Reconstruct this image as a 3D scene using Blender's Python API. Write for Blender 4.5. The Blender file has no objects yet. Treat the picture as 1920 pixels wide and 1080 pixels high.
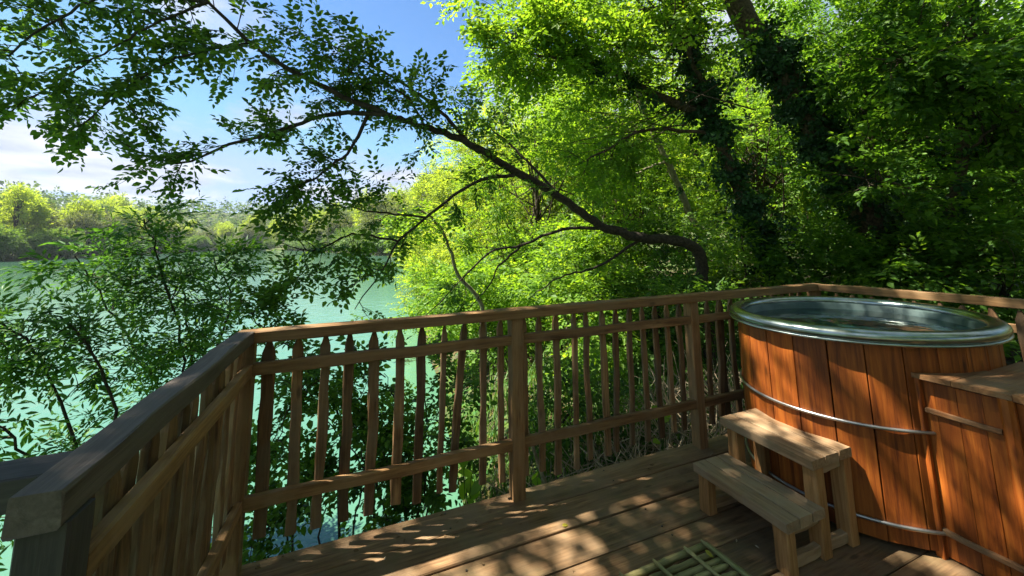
import bpy, math, random
import numpy as np
from mathutils import Vector, Matrix

# ------------------------------------------------------------------ camera
sc = bpy.context.scene
col = sc.collection
CAM = np.array([0.0, 0.0, 1.45])
CR = np.array([0.92978843, -0.36784993, -0.0134129])
CU = np.array([-0.03728208, -0.13036154, 0.99076532])
CF = np.array([0.36620148, 0.92070207, 0.13492286])
FPX, PPY = 722.0, 354.4
cd = bpy.data.cameras.new('camera'); cam = bpy.data.objects.new('camera', cd); col.objects.link(cam)
M = Matrix.Identity(4)
for i in range(3):
    M[i][0] = CR[i]; M[i][1] = CU[i]; M[i][2] = -CF[i]; M[i][3] = CAM[i]
cam.matrix_world = M
cd.sensor_width = 36; cd.lens = 36 * FPX / 1920; cd.shift_y = -(540 - PPY) / 1920
cd.clip_start = 0.02; cd.clip_end = 3000
sc.camera = cam

# ------------------------------------------------------------------ light
SUN_EL = math.radians(61); SUN_AZ = math.atan2(-0.93, 0.36)
w = bpy.data.worlds.new('World'); sc.world = w; w.use_nodes = True
nt = w.node_tree; nt.nodes.clear()
def N(t, **k):
    n = nt.nodes.new(t)
    for a, b in k.items(): setattr(n, a, b)
    return n
L = nt.links.new
out = N('ShaderNodeOutputWorld'); bg = N('ShaderNodeBackground'); L(bg.outputs[0], out.inputs[0])
sky = N('ShaderNodeTexSky', sky_type='NISHITA'); sky.sun_disc = False
sky.sun_elevation = SUN_EL; sky.sun_rotation = SUN_AZ; sky.air_density = 1.0; sky.dust_density = 0.1; sky.ozone_density = 3.5
tc = N('ShaderNodeTexCoord'); sp = N('ShaderNodeSeparateXYZ'); L(tc.outputs['Generated'], sp.inputs[0])
ad = N('ShaderNodeMath', operation='ADD'); L(sp.outputs[2], ad.inputs[0]); ad.inputs[1].default_value = 0.16
mx = N('ShaderNodeMath', operation='MAXIMUM'); L(ad.outputs[0], mx.inputs[0]); mx.inputs[1].default_value = 0.05
dx = N('ShaderNodeMath', operation='DIVIDE'); L(sp.outputs[0], dx.inputs[0]); L(mx.outputs[0], dx.inputs[1])
dy = N('ShaderNodeMath', operation='DIVIDE'); L(sp.outputs[1], dy.inputs[0]); L(mx.outputs[0], dy.inputs[1])
cb = N('ShaderNodeCombineXYZ'); L(dx.outputs[0], cb.inputs[0]); L(dy.outputs[0], cb.inputs[1]); cb.inputs[2].default_value = 40.6  # cloud field
nz = N('ShaderNodeTexNoise'); nz.inputs['Scale'].default_value = 1.0; nz.inputs['Detail'].default_value = 9; nz.inputs['Roughness'].default_value = 0.55
nz.inputs['Distortion'].default_value = 0.25
L(cb.outputs[0], nz.inputs['Vector'])
rp = N('ShaderNodeValToRGB'); rp.color_ramp.elements[0].position = 0.455; rp.color_ramp.elements[1].position = 0.56
L(nz.outputs['Fac'], rp.inputs[0])
nz2 = N('ShaderNodeTexNoise'); nz2.inputs['Scale'].default_value = 3.1; nz2.inputs['Detail'].default_value = 5
L(cb.outputs[0], nz2.inputs['Vector'])
cr2 = N('ShaderNodeValToRGB')
cr2.color_ramp.elements[0].position = 0.35; cr2.color_ramp.elements[0].color = (2.2, 2.5, 3.2, 1)
cr2.color_ramp.elements[1].position = 0.62; cr2.color_ramp.elements[1].color = (3.5, 3.7, 4.1, 1)
L(nz2.outputs['Fac'], cr2.inputs[0])
mixc = N('ShaderNodeMix', data_type='RGBA'); L(cr2.outputs[0], mixc.inputs[7])
L(mixc.outputs[2], bg.inputs[0])
hs = N('ShaderNodeHueSaturation'); hs.inputs['Saturation'].default_value = 1.15; hs.inputs['Value'].default_value = 0.85; L(sky.outputs[0], hs.inputs['Color'])
mn = N('ShaderNodeVectorMath', operation='MINIMUM'); L(hs.outputs[0], mn.inputs[0]); mn.inputs[1].default_value = (1.9, 2.7, 4.1); L(mn.outputs[0], mixc.inputs[6])
# the cloud layer ends at the horizon
hz = N('ShaderNodeMapRange'); hz.inputs['From Min'].default_value = -0.01; hz.inputs['From Max'].default_value = 0.03; L(sp.outputs[2], hz.inputs[0])
hm = N('ShaderNodeMath', operation='MULTIPLY'); L(rp.outputs[0], hm.inputs[0]); L(hz.outputs[0], hm.inputs[1]); L(hm.outputs[0], mixc.inputs[0])
bg.inputs[1].default_value = 0.066
sd = bpy.data.lights.new('sun', 'SUN'); sun = bpy.data.objects.new('sun', sd); col.objects.link(sun)
sd.energy = 5.0; sd.angle = math.radians(0.53); sd.color = (1.0, 0.94, 0.84)
sdir = Vector((math.sin(SUN_AZ) * math.cos(SUN_EL), math.cos(SUN_AZ) * math.cos(SUN_EL), math.sin(SUN_EL)))
sun.rotation_euler = sdir.to_track_quat('Z', 'Y').to_euler(); sun.location = (0, 0, 30)
sc.view_settings.view_transform = 'Standard'; sc.view_settings.look = 'None'
sc.view_settings.exposure = 2.05; sc.view_settings.gamma = 1
sc.render.engine = 'CYCLES'
cy = sc.cycles
cy.max_bounces = 8; cy.diffuse_bounces = 4; cy.glossy_bounces = 3; cy.transmission_bounces = 5; cy.transparent_max_bounces = 6
cy.use_denoising = True; cy.sample_clamp_indirect = 6

# ------------------------------------------------------------------ pixel helpers (1920 x 1080 photo pixels)
def ray(u, v): return (u - 960) / FPX * CR - (v - PPY) / FPX * CU + CF
def px(u, v, d): return CAM + ray(u, v) * d
def at_y(u, v, y): r = ray(u, v); return CAM + r * (y / r[1])
def at_z(u, v, z): r = ray(u, v); return CAM + r * ((z - CAM[2]) / r[2])
rng = np.random.default_rng(7); random.seed(7)
def nrm(a):
    a = np.asarray(a, float); return a / np.maximum(np.linalg.norm(a, axis=-1, keepdims=True), 1e-9)

# ------------------------------------------------------------------ materials
MATS = {}
def new_mat(name):
    m = bpy.data.materials.new(name); m.use_nodes = True; m.node_tree.nodes.clear(); MATS[name] = m
    t = m.node_tree
    def n(ty, **k):
        x = t.nodes.new(ty)
        for a, b in k.items():
            if a.startswith('i_'): x.inputs[a[2:]].default_value = b
            else: setattr(x, a, b)
        return x
    o = n('ShaderNodeOutputMaterial')
    return m, t, n, t.links.new, o
def ramp(n, stops):
    r = n('ShaderNodeValToRGB'); e = r.color_ramp.elements
    while len(e) < len(stops): e.new(0.5)
    for x, (p, c) in zip(e, stops): x.position = p; x.color = (*c, 1)
    return r
def wood(name, dark, mid, light, rough=0.75, spec=0.3, coat=0.0, grey=None, var=0.35, bump=0.35, moss=None):
    m, t, n, l, o = new_mat(name)
    b = n('ShaderNodeBsdfPrincipled'); l(b.outputs[0], o.inputs[0])
    tc = n('ShaderNodeTexCoord'); oi = n('ShaderNodeObjectInfo')
    mul = n('ShaderNodeVectorMath', operation='MULTIPLY'); mul.inputs[1].default_value = (1.6, 22, 22); l(tc.outputs['Object'], mul.inputs[0])
    sc_ = n('ShaderNodeMath', operation='MULTIPLY'); sc_.inputs[1].default_value = 57.0; l(oi.outputs['Random'], sc_.inputs[0])
    add = n('ShaderNodeVectorMath', operation='ADD'); l(mul.outputs[0], add.inputs[0]); l(sc_.outputs[0], add.inputs[1])
    g = n('ShaderNodeTexNoise', i_Scale=1.0, i_Detail=6, i_Roughness=0.62, i_Distortion=1.2); l(add.outputs[0], g.inputs['Vector'])
    fm = n('ShaderNodeVectorMath', operation='MULTIPLY'); fm.inputs[1].default_value = (2.5, 4.5, 4.5); l(add.outputs[0], fm.inputs[0])
    fg = n('ShaderNodeTexNoise', i_Scale=1.0, i_Detail=4, i_Roughness=0.7); l(fm.outputs[0], fg.inputs['Vector'])
    gx_ = n('ShaderNodeMix', data_type='FLOAT'); gx_.inputs[0].default_value = 0.38; l(g.outputs['Fac'], gx_.inputs[2]); l(fg.outputs['Fac'], gx_.inputs[3])
    r = ramp(n, [(0.36, dark), (0.5, mid), (0.63, light)]); l(gx_.outputs[0], r.inputs[0])
    # large blotches: weathering and stains
    add2 = n('ShaderNodeVectorMath', operation='ADD'); l(tc.outputs['Object'], add2.inputs[0]); l(sc_.outputs[0], add2.inputs[1])
    bl = n('ShaderNodeTexNoise', i_Scale=5.0, i_Detail=7, i_Roughness=0.65); l(add2.outputs[0], bl.inputs['Vector'])
    last = r.outputs[0]
    if grey:
        mg = n('ShaderNodeMix', data_type='RGBA'); gr = ramp(n, [(0.42, (0, 0, 0)), (0.62, (1, 1, 1))]); l(bl.outputs['Fac'], gr.inputs[0])
        gm = n('ShaderNodeMath', operation='MULTIPLY'); gm.inputs[1].default_value = 0.75; l(gr.outputs[0], gm.inputs[0]); l(gm.outputs[0], mg.inputs[0])
        l(last, mg.inputs[6]); mg.inputs[7].default_value = (*grey, 1); last = mg.outputs[2]
    if moss:
        bn = n('ShaderNodeTexNoise', i_Scale=2.3, i_Detail=8, i_Roughness=0.7); l(add2.outputs[0], bn.inputs['Vector'])
        mr = ramp(n, [(0.5, (0, 0, 0)), (0.72, (0.8, 0.8, 0.8))]); l(bn.outputs['Fac'], mr.inputs[0])
        mm = n('ShaderNodeMix', data_type='RGBA'); l(mr.outputs[0], mm.inputs[0]); l(last, mm.inputs[6]); mm.inputs[7].default_value = (*moss, 1); last = mm.outputs[2]
    # knots
    vo = n('ShaderNodeTexVoronoi', i_Scale=1.0); km = n('ShaderNodeVectorMath', operation='MULTIPLY'); km.inputs[1].default_value = (3.2, 9, 9)
    l(add2.outputs[0], km.inputs[0]); l(km.outputs[0], vo.inputs['Vector'])
    kr = ramp(n, [(0.05, (0.35, 0.35, 0.35)), (0.13, (1, 1, 1))]); l(vo.outputs['Distance'], kr.inputs[0])
    kx = n('ShaderNodeMix', data_type='RGBA', blend_type='MULTIPLY'); kx.inputs[0].default_value = 0.8; l(last, kx.inputs[6]); l(kr.outputs[0], kx.inputs[7])
    hv = n('ShaderNodeHueSaturation'); mp = n('ShaderNodeMapRange'); mp.inputs['To Min'].default_value = 1 - var; mp.inputs['To Max'].default_value = 1 + var
    l(oi.outputs['Random'], mp.inputs[0]); l(mp.outputs[0], hv.inputs['Value']); l(kx.outputs[2], hv.inputs['Color'])
    l(hv.outputs[0], b.inputs['Base Color'])
    b.inputs['Roughness'].default_value = rough; b.inputs['Specular IOR Level'].default_value = spec
    if coat: b.inputs['Coat Weight'].default_value = coat; b.inputs['Coat Roughness'].default_value = 0.28
    bp = n('ShaderNodeBump', i_Strength=bump, i_Distance=0.004); l(gx_.outputs[0], bp.inputs['Height']); l(bp.outputs[0], b.inputs['Normal'])
    return m
wood('rail_wood', (0.075, 0.036, 0.012), (0.19, 0.098, 0.034), (0.32, 0.18, 0.07), grey=(0.21, 0.13, 0.06), var=0.22, bump=0.5)
wood('rail_grey_wood', (0.045, 0.033, 0.024), (0.105, 0.080, 0.060), (0.17, 0.135, 0.105), grey=(0.115, 0.092, 0.072), var=0.1, bump=0.8)
wood('rail_dark_wood', (0.02, 0.017, 0.014), (0.05, 0.042, 0.034), (0.09, 0.075, 0.06), grey=(0.06, 0.052, 0.045), var=0.1, bump=0.6)
wood('baluster_wood', (0.05, 0.025, 0.010), (0.15, 0.078, 0.030), (0.27, 0.155, 0.065), grey=(0.16, 0.11, 0.06), var=0.4, bump=0.6)
wood('deck_wood', (0.060, 0.032, 0.013), (0.165, 0.090, 0.038), (0.28, 0.165, 0.075), grey=(0.18, 0.118, 0.062), var=0.15, bump=0.7, moss=(0.095, 0.08, 0.034))
wood('step_wood', (0.17, 0.095, 0.042), (0.29, 0.175, 0.085), (0.39, 0.255, 0.135), grey=(0.30, 0.215, 0.125), var=0.12)
wood('step_leg_wood', (0.17, 0.075, 0.022), (0.31, 0.15, 0.048), (0.42, 0.22, 0.08), var=0.12)
wood('cedar', (0.10, 0.022, 0.004), (0.25, 0.062, 0.008), (0.36, 0.105, 0.014), rough=0.5, spec=0.3, coat=0.06, var=0.26, bump=0.25)
wood('cedar_lid', (0.12, 0.048, 0.015), (0.23, 0.10, 0.034), (0.32, 0.16, 0.06), grey=(0.22, 0.14, 0.07), var=0.1)
wood('bamboo', (0.10, 0.085, 0.03), (0.23, 0.20, 0.075), (0.36, 0.30, 0.13), rough=0.55, var=0.3, moss=(0.07, 0.11, 0.03))

def simple(name, c, rough=0.5, metal=0.0, c2=None, scale=8, bump=0.0, spec=0.5):
    m, t, n, l, o = new_mat(name)
    b = n('ShaderNodeBsdfPrincipled'); l(b.outputs[0], o.inputs[0])
    b.inputs['Roughness'].default_value = rough; b.inputs['Metallic'].default_value = metal; b.inputs['Specular IOR Level'].default_value = spec
    tc = n('ShaderNodeTexCoord'); g = n('ShaderNodeTexNoise', i_Scale=scale, i_Detail=7, i_Roughness=0.65); l(tc.outputs['Object'], g.inputs['Vector'])
    r = ramp(n, [(0.35, c), (0.65, c2 or tuple(x * 0.75 for x in c))]); l(g.outputs['Fac'], r.inputs[0]); l(r.outputs[0], b.inputs['Base Color'])
    if bump:
        bp = n('ShaderNodeBump', i_Strength=bump, i_Distance=0.02); l(g.outputs['Fac'], bp.inputs['Height']); l(bp.outputs[0], b.inputs['Normal'])
    return m
simple('steel', (0.42, 0.46, 0.43), 0.24, 1.0, (0.24, 0.28, 0.24), 11, 0.12)
simple('tank', (0.075, 0.115, 0.105), 0.5, 0.35, (0.04, 0.07, 0.062), 9, 0.1)
simple('hoop_steel', (0.45, 0.43, 0.40), 0.42, 1.0)
simple('bark', (0.13, 0.095, 0.06), 0.9, 0, (0.035, 0.026, 0.018), 26, 0.9, 0.2)
simple('bark_grey', (0.07, 0.055, 0.038), 0.9, 0, (0.022, 0.018, 0.013), 30, 0.8, 0.2)
simple('bark_pale', (0.30, 0.26, 0.17), 0.9, 0, (0.15, 0.13, 0.08), 24, 0.6, 0.2)
simple('twig', (0.075, 0.055, 0.035), 0.9, 0, (0.04, 0.03, 0.02), 20, 0, 0.2)
simple('dry', (0.46, 0.37, 0.24), 0.9, 0, (0.24, 0.18, 0.11), 12, 0, 0.2)
simple('litter', (0.16, 0.10, 0.045), 0.9, 0, (0.07, 0.045, 0.02), 30, 0, 0.2)
simple('screw', (0.10, 0.09, 0.08), 0.5, 0.8)
simple('dark_wood', (0.05, 0.035, 0.022), 0.8)
# ground: leaf litter, soil, moss
m, t, n, l, o = new_mat('ground')
b = n('ShaderNodeBsdfPrincipled', i_Roughness=0.95); b.inputs['Specular IOR Level'].default_value = 0.15; l(b.outputs[0], o.inputs[0])
tcn = n('ShaderNodeTexCoord'); g1 = n('ShaderNodeTexNoise', i_Scale=1.1, i_Detail=9, i_Roughness=0.7); l(tcn.outputs['Object'], g1.inputs['Vector'])
g2 = n('ShaderNodeTexVoronoi', i_Scale=16.0); l(tcn.outputs['Object'], g2.inputs['Vector'])
r1 = ramp(n, [(0.32, (0.05, 0.038, 0.02)), (0.44, (0.07, 0.065, 0.03)), (0.55, (0.055, 0.095, 0.022))]); l(g1.outputs['Fac'], r1.inputs[0])
mxg = n('ShaderNodeMix', data_type='RGBA', blend_type='OVERLAY'); mxg.inputs[0].default_value = 0.35; l(r1.outputs[0], mxg.inputs[6]); l(g2.outputs['Color'], mxg.inputs[7])
l(mxg.outputs[2], b.inputs['Base Color']); bp = n('ShaderNodeBump', i_Strength=0.8, i_Distance=0.05); l(g2.outputs['Distance'], bp.inputs['Height']); l(bp.outputs[0], b.inputs['Normal'])
# lake water: milky turquoise body under a clear reflecting surface
m, t, n, l, o = new_mat('lake')
b = n('ShaderNodeBsdfPrincipled', i_Roughness=0.035, i_IOR=1.42); l(b.outputs[0], o.inputs[0])
tcn = n('ShaderNodeTexCoord'); g1 = n('ShaderNodeTexNoise', i_Scale=0.05, i_Detail=4); l(tcn.outputs['Object'], g1.inputs['Vector'])
r1 = ramp(n, [(0.35, (0.056, 0.142, 0.088)), (0.65, (0.068, 0.162, 0.102))]); l(g1.outputs['Fac'], r1.inputs[0]); l(r1.outputs[0], b.inputs['Base Color'])
g2 = n('ShaderNodeTexNoise', i_Scale=2.4, i_Detail=5, i_Roughness=0.6); l(tcn.outputs['Object'], g2.inputs['Vector'])
bp = n('ShaderNodeBump', i_Strength=0.42, i_Distance=0.06); l(g2.outputs['Fac'], bp.inputs['Height']); l(bp.outputs[0], b.inputs['Normal'])
# tub water
m, t, n, l, o = new_mat('tub_water')
b = n('ShaderNodeBsdfPrincipled', i_Roughness=0.03, i_IOR=1.33); b.inputs['Base Color'].default_value = (0.012, 0.032, 0.030, 1); l(b.outputs[0], o.inputs[0])
tcn = n('ShaderNodeTexCoord'); g2 = n('ShaderNodeTexNoise', i_Scale=6.0, i_Detail=3); l(tcn.outputs['Object'], g2.inputs['Vector'])
bp = n('ShaderNodeBump', i_Strength=0.2, i_Distance=0.02); l(g2.outputs['Fac'], bp.inputs['Height']); l(bp.outputs[0], b.inputs['Normal'])

def leaf_mat(name, a, b_, c, trans=0.45, gloss=0.2, ttint=(1.9, 1.75, 0.55)):
    m, t, n, l, o = new_mat(name)
    at = n('ShaderNodeAttribute', attribute_name='rnd')
    r = ramp(n, [(0.0, a), (0.55, b_), (1.0, c)]); l(at.outputs['Fac'], r.inputs[0])
    p = n('ShaderNodeBsdfPrincipled', i_Roughness=0.5); p.inputs['Specular IOR Level'].default_value = gloss; l(r.outputs[0], p.inputs['Base Color'])
    tr = n('ShaderNodeBsdfTranslucent'); tm = n('ShaderNodeMix', data_type='RGBA', blend_type='MULTIPLY'); tm.inputs[0].default_value = 1
    l(r.outputs[0], tm.inputs[6]); tm.inputs[7].default_value = (*ttint, 1); l(tm.outputs[2], tr.inputs[0])
    mi = n('ShaderNodeMixShader'); mi.inputs[0].default_value = trans; l(p.outputs[0], mi.inputs[1]); l(tr.outputs[0], mi.inputs[2]); l(mi.outputs[0], o.inputs[0])
    return m
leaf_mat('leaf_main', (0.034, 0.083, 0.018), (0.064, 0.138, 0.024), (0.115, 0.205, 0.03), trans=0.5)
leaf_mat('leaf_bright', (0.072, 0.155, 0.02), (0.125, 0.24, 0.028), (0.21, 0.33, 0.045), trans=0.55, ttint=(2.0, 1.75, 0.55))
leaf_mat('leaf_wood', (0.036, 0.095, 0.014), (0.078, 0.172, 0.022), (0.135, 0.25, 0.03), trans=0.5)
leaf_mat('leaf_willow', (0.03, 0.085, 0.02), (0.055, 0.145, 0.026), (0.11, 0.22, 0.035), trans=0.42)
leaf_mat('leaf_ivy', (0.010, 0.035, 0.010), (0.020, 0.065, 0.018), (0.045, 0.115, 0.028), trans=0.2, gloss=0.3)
leaf_mat('leaf_far', (0.14, 0.20, 0.04), (0.21, 0.29, 0.05), (0.28, 0.35, 0.07), trans=0.6, gloss=0.15)
leaf_mat('leaf_far_dark', (0.05, 0.095, 0.045), (0.08, 0.14, 0.06), (0.12, 0.18, 0.08), trans=0.3, gloss=0.15)
leaf_mat('leaf_far_bush', (0.06, 0.115, 0.03), (0.095, 0.165, 0.04), (0.14, 0.21, 0.055), trans=0.4, gloss=0.15)
leaf_mat('leaf_far_olive', (0.07, 0.10, 0.045), (0.12, 0.15, 0.07), (0.17, 0.20, 0.09), trans=0.3, gloss=0.15)
leaf_mat('leaf_yellow', (0.22, 0.22, 0.03), (0.32, 0.30, 0.04), (0.42, 0.38, 0.05), trans=0.4)
leaf_mat('grass', (0.04, 0.10, 0.02), (0.07, 0.15, 0.03), (0.12, 0.21, 0.04), trans=0.35)

# ------------------------------------------------------------------ object helpers
def tag(o, label=None, cat=None, group=None, kind=None):
    if label: o['label'] = label
    if cat: o['category'] = cat
    if group: o['group'] = group
    if kind: o['kind'] = kind
    return o
def empty(name, loc=(0, 0, 0), label=None, cat=None, group=None):
    o = bpy.data.objects.new(name, None); col.objects.link(o); o.location = loc; o.empty_display_size = 0.2
    return tag(o, label, cat, group)
def link(name, me, mat, parent=None, mw=None):
    o = bpy.data.objects.new(name, me); col.objects.link(o)
    if mat is not None and not me.materials: me.materials.append(MATS[mat])
    if parent is not None:
        o.parent = parent
        pl = Matrix.Translation(parent.location)
        if parent.parent is not None: pl = Matrix.Translation(parent.parent.location) @ parent.matrix_basis
        o.matrix_parent_inverse = (Matrix.Translation(parent.location) if parent.parent is None else pl).inverted() if parent.type == 'EMPTY' else Matrix.Identity(4)
    if mw is not None: o.matrix_basis = mw
    return o
def mesh_np(name, V, F, smooth=False, rnd=None):
    """V (n,3) array, F list of int arrays of shape (k, 3) or (k, 4)"""
    me = bpy.data.meshes.new(name)
    V = np.asarray(V, np.float32); me.vertices.add(len(V)); me.vertices.foreach_set('co', V.ravel())
    F = [np.asarray(f, np.int32) for f in F if len(f)]
    idx = np.concatenate([f.ravel() for f in F]); cnt = np.concatenate([np.full(len(f), f.shape[1], np.int32) for f in F])
    me.loops.add(len(idx)); me.loops.foreach_set('vertex_index', idx)
    st = np.concatenate([[0], np.cumsum(cnt)[:-1]]).astype(np.int32)
    me.polygons.add(len(cnt)); me.polygons.foreach_set('loop_start', st); me.polygons.foreach_set('loop_total', cnt)
    me.polygons.foreach_set('use_smooth', np.full(len(cnt), bool(smooth)))
    if rnd is not None:
        a = me.attributes.new('rnd', 'FLOAT', 'FACE'); a.data.foreach_set('value', np.asarray(rnd, np.float32))
    me.update(calc_edges=True); me.validate(); return me
def frame(p0, p1, up=(0, 0, 1)):
    p0 = np.asarray(p0, float); p1 = np.asarray(p1, float); x = nrm(p1 - p0); up = np.asarray(up, float)
    if abs(x @ up) > 0.98: up = np.array([0, 1.0, 0])
    y = nrm(np.cross(up, x)); z = np.cross(x, y)
    Mx = Matrix.Identity(4)
    for i in range(3): Mx[i][0] = x[i]; Mx[i][1] = y[i]; Mx[i][2] = z[i]; Mx[i][3] = p0[i]
    return Mx, float(np.linalg.norm(p1 - p0))
def beam_mesh(Ln, w, h, ch=0.004, rings=5, wob=0.0015, taper_end=0.0, wvar=0.0, seed=0, name='beam'):
    """length along +X, width along Y, height along Z, chamfered edges, slightly uneven"""
    r = np.random.default_rng(seed); xs = np.linspace(0, Ln, rings)
    if taper_end: xs = np.concatenate([np.linspace(0, Ln - taper_end, rings), [Ln]])
    a, b = w / 2, h / 2
    prof = np.array([(-a + ch, -b), (a - ch, -b), (a, -b + ch), (a, b - ch), (a - ch, b), (-a + ch, b), (-a, b - ch), (-a, -b + ch)])
    V = []; bend = np.cumsum(r.normal(0, wob, (len(xs), 2)), 0); bend -= np.linspace(0, 1, len(xs))[:, None] * bend[-1]
    for k, x in enumerate(xs):
        s = 1 + r.normal(0, wvar)
        pr = prof * np.array([s, 1])
        if taper_end and k == len(xs) - 1: pr = prof * np.array([0.35, 0.8])
        pr = pr + r.normal(0, wob * 0.6, pr.shape) + bend[k]
        V += [(x + (r.normal(0, 0.0008) if wob else 0), p[0], p[1]) for p in pr]
    F4 = []
    for k in range(len(xs) - 1):
        for j in range(8):
            q = k * 8 + j; q2 = k * 8 + (j + 1) % 8; F4.append((q, q2, q2 + 8, q + 8))
    base = len(V); e = (len(xs) - 1) * 8
    F4 += [(7, 6, 5, 4), (7, 4, 3, 0), (0, 3, 2, 1)]
    F4 += [(e + 4, e + 5, e + 6, e + 7), (e + 0, e + 3, e + 4, e + 7), (e + 1, e + 2, e + 3, e)]
    return mesh_np(name, V, [np.array(F4)])
_seed = [100]
def beam(name, p0, p1, w, h, mat, parent=None, up=(0, 0, 1), **k):
    _seed[0] += 1
    Mx, Ln = frame(p0, p1, up)
    return link(name, beam_mesh(Ln, w, h, seed=_seed[0], name=name, **k), mat, parent, Mx)
def prism(name, poly, z0, z1, mat, parent=None):
    n_ = len(poly); V = [(x, y, z0) for x, y in poly] + [(x, y, z1) for x, y in poly]
    me = bpy.data.meshes.new(name)
    me.from_pydata(V, [], [list(range(n_))[::-1], list(range(n_, 2 * n_))] + [[i, (i + 1) % n_, n_ + (i + 1) % n_, n_ + i] for i in range(n_)])
    me.polygons.foreach_set('use_smooth', np.zeros(n_ + 2, bool))
    return link(name, me, mat, parent, Matrix.Identity(4))

class Tubes:
    def __init__(s): s.V = []; s.F = []; s.n = 0
    def add(s, P, R, sides=6, rough=0.0):
        P = np.asarray(P, float); R = np.asarray(R, float); k = len(P)
        T = nrm(np.gradient(P, axis=0)); ref = np.array([0.31, 0.2, 0.93])
        A = nrm(np.cross(T, ref)); B = np.cross(T, A); th = np.linspace(0, 2 * np.pi, sides, endpoint=False)
        rr = R[:, None] * (1 + (rng.normal(0, rough, (k, sides)) if rough else 0))
        V = P[:, None] + rr[..., None] * (np.cos(th)[None, :, None] * A[:, None] + np.sin(th)[None, :, None] * B[:, None])
        i = np.arange(k - 1)[:, None] * sides; j = np.arange(sides)[None]; j2 = (j + 1) % sides
        F = np.stack([i + j, i + j2, i + sides + j2, i + sides + j], -1).reshape(-1, 4) + s.n
        s.V.append(V.reshape(-1, 3)); s.F.append(F); s.n += k * sides
    def build(s, name, mat, parent=None, smooth=True):
        if not s.V: return None
        return link(name, mesh_np(name, np.concatenate(s.V), [np.concatenate(s.F)], smooth), mat, parent, Matrix.Identity(4))
def stuff(o_):
    if o_ is not None: o_['kind'] = 'stuff'
    return o_
def spline(P, n):
    P = np.asarray(P, float); Q = np.vstack([2 * P[0] - P[1], P, 2 * P[-1] - P[-2]]); out = []
    ts = np.linspace(0, len(P) - 1, n)
    for t_ in ts:
        i = min(int(t_), len(P) - 2); f = t_ - i; a, b_, c, d = Q[i:i + 4]
        out.append(0.5 * (2 * b_ + (c - a) * f + (2 * a - 5 * b_ + 4 * c - d) * f * f + (3 * b_ - a - 3 * c + d) * f ** 3))
    return np.array(out)

# ------------------------------------------------------------------ foliage
def spray(seed, n, ll, lw, tw, fine=True, tilt=0.45, ang=(45, 75)):
    """a leafy twig along +X: returns verts, quads/tris and leaf count"""
    r = np.random.default_rng(seed); V = []; F = []
    for i in range(n + 1):
        t_ = (i + 0.6) / (n + 0.6); side = 1 if i % 2 else -1
        a = np.radians(r.uniform(*ang)) * side if i < n else r.normal(0, 0.15)
        a += r.normal(0, 0.12); s = r.uniform(0.7, 1.15)
        d = np.array([np.cos(a), np.sin(a), r.normal(-0.15, 0.25)]); d = nrm(d)
        up = nrm(np.array([r.normal(0, tilt), r.normal(0, tilt), 1.0])); y = nrm(np.cross(up, d)); z = np.cross(d, y)
        p = np.array([t_ * tw, 0, -0.06 * tw * t_ * t_]) + d * ll * 0.12
        l_, w_ = ll * s, lw * s
        if fine:
            loc = [(0, 0, 0), (.30, .5, .14), (.68, .36, .08), (1, 0, -.14), (.68, -.36, .08), (.30, -.5, .14)]
            q = [(0, 3, 2, 1), (0, 5, 4, 3)]
        else:
            loc = [(0, 0, 0), (.42, .5, .12), (1, 0, -.1), (.42, -.5, .12)]; q = [(0, 2, 1), (0, 3, 2)]
        b_ = len(V)
        for a_, c_, e_ in loc: V.append(p + d * a_ * l_ + y * c_ * w_ + z * e_ * w_)
        F += [tuple(b_ + k for k in f) for f in q]
    return np.array(V), np.array(F), n + 1
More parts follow.
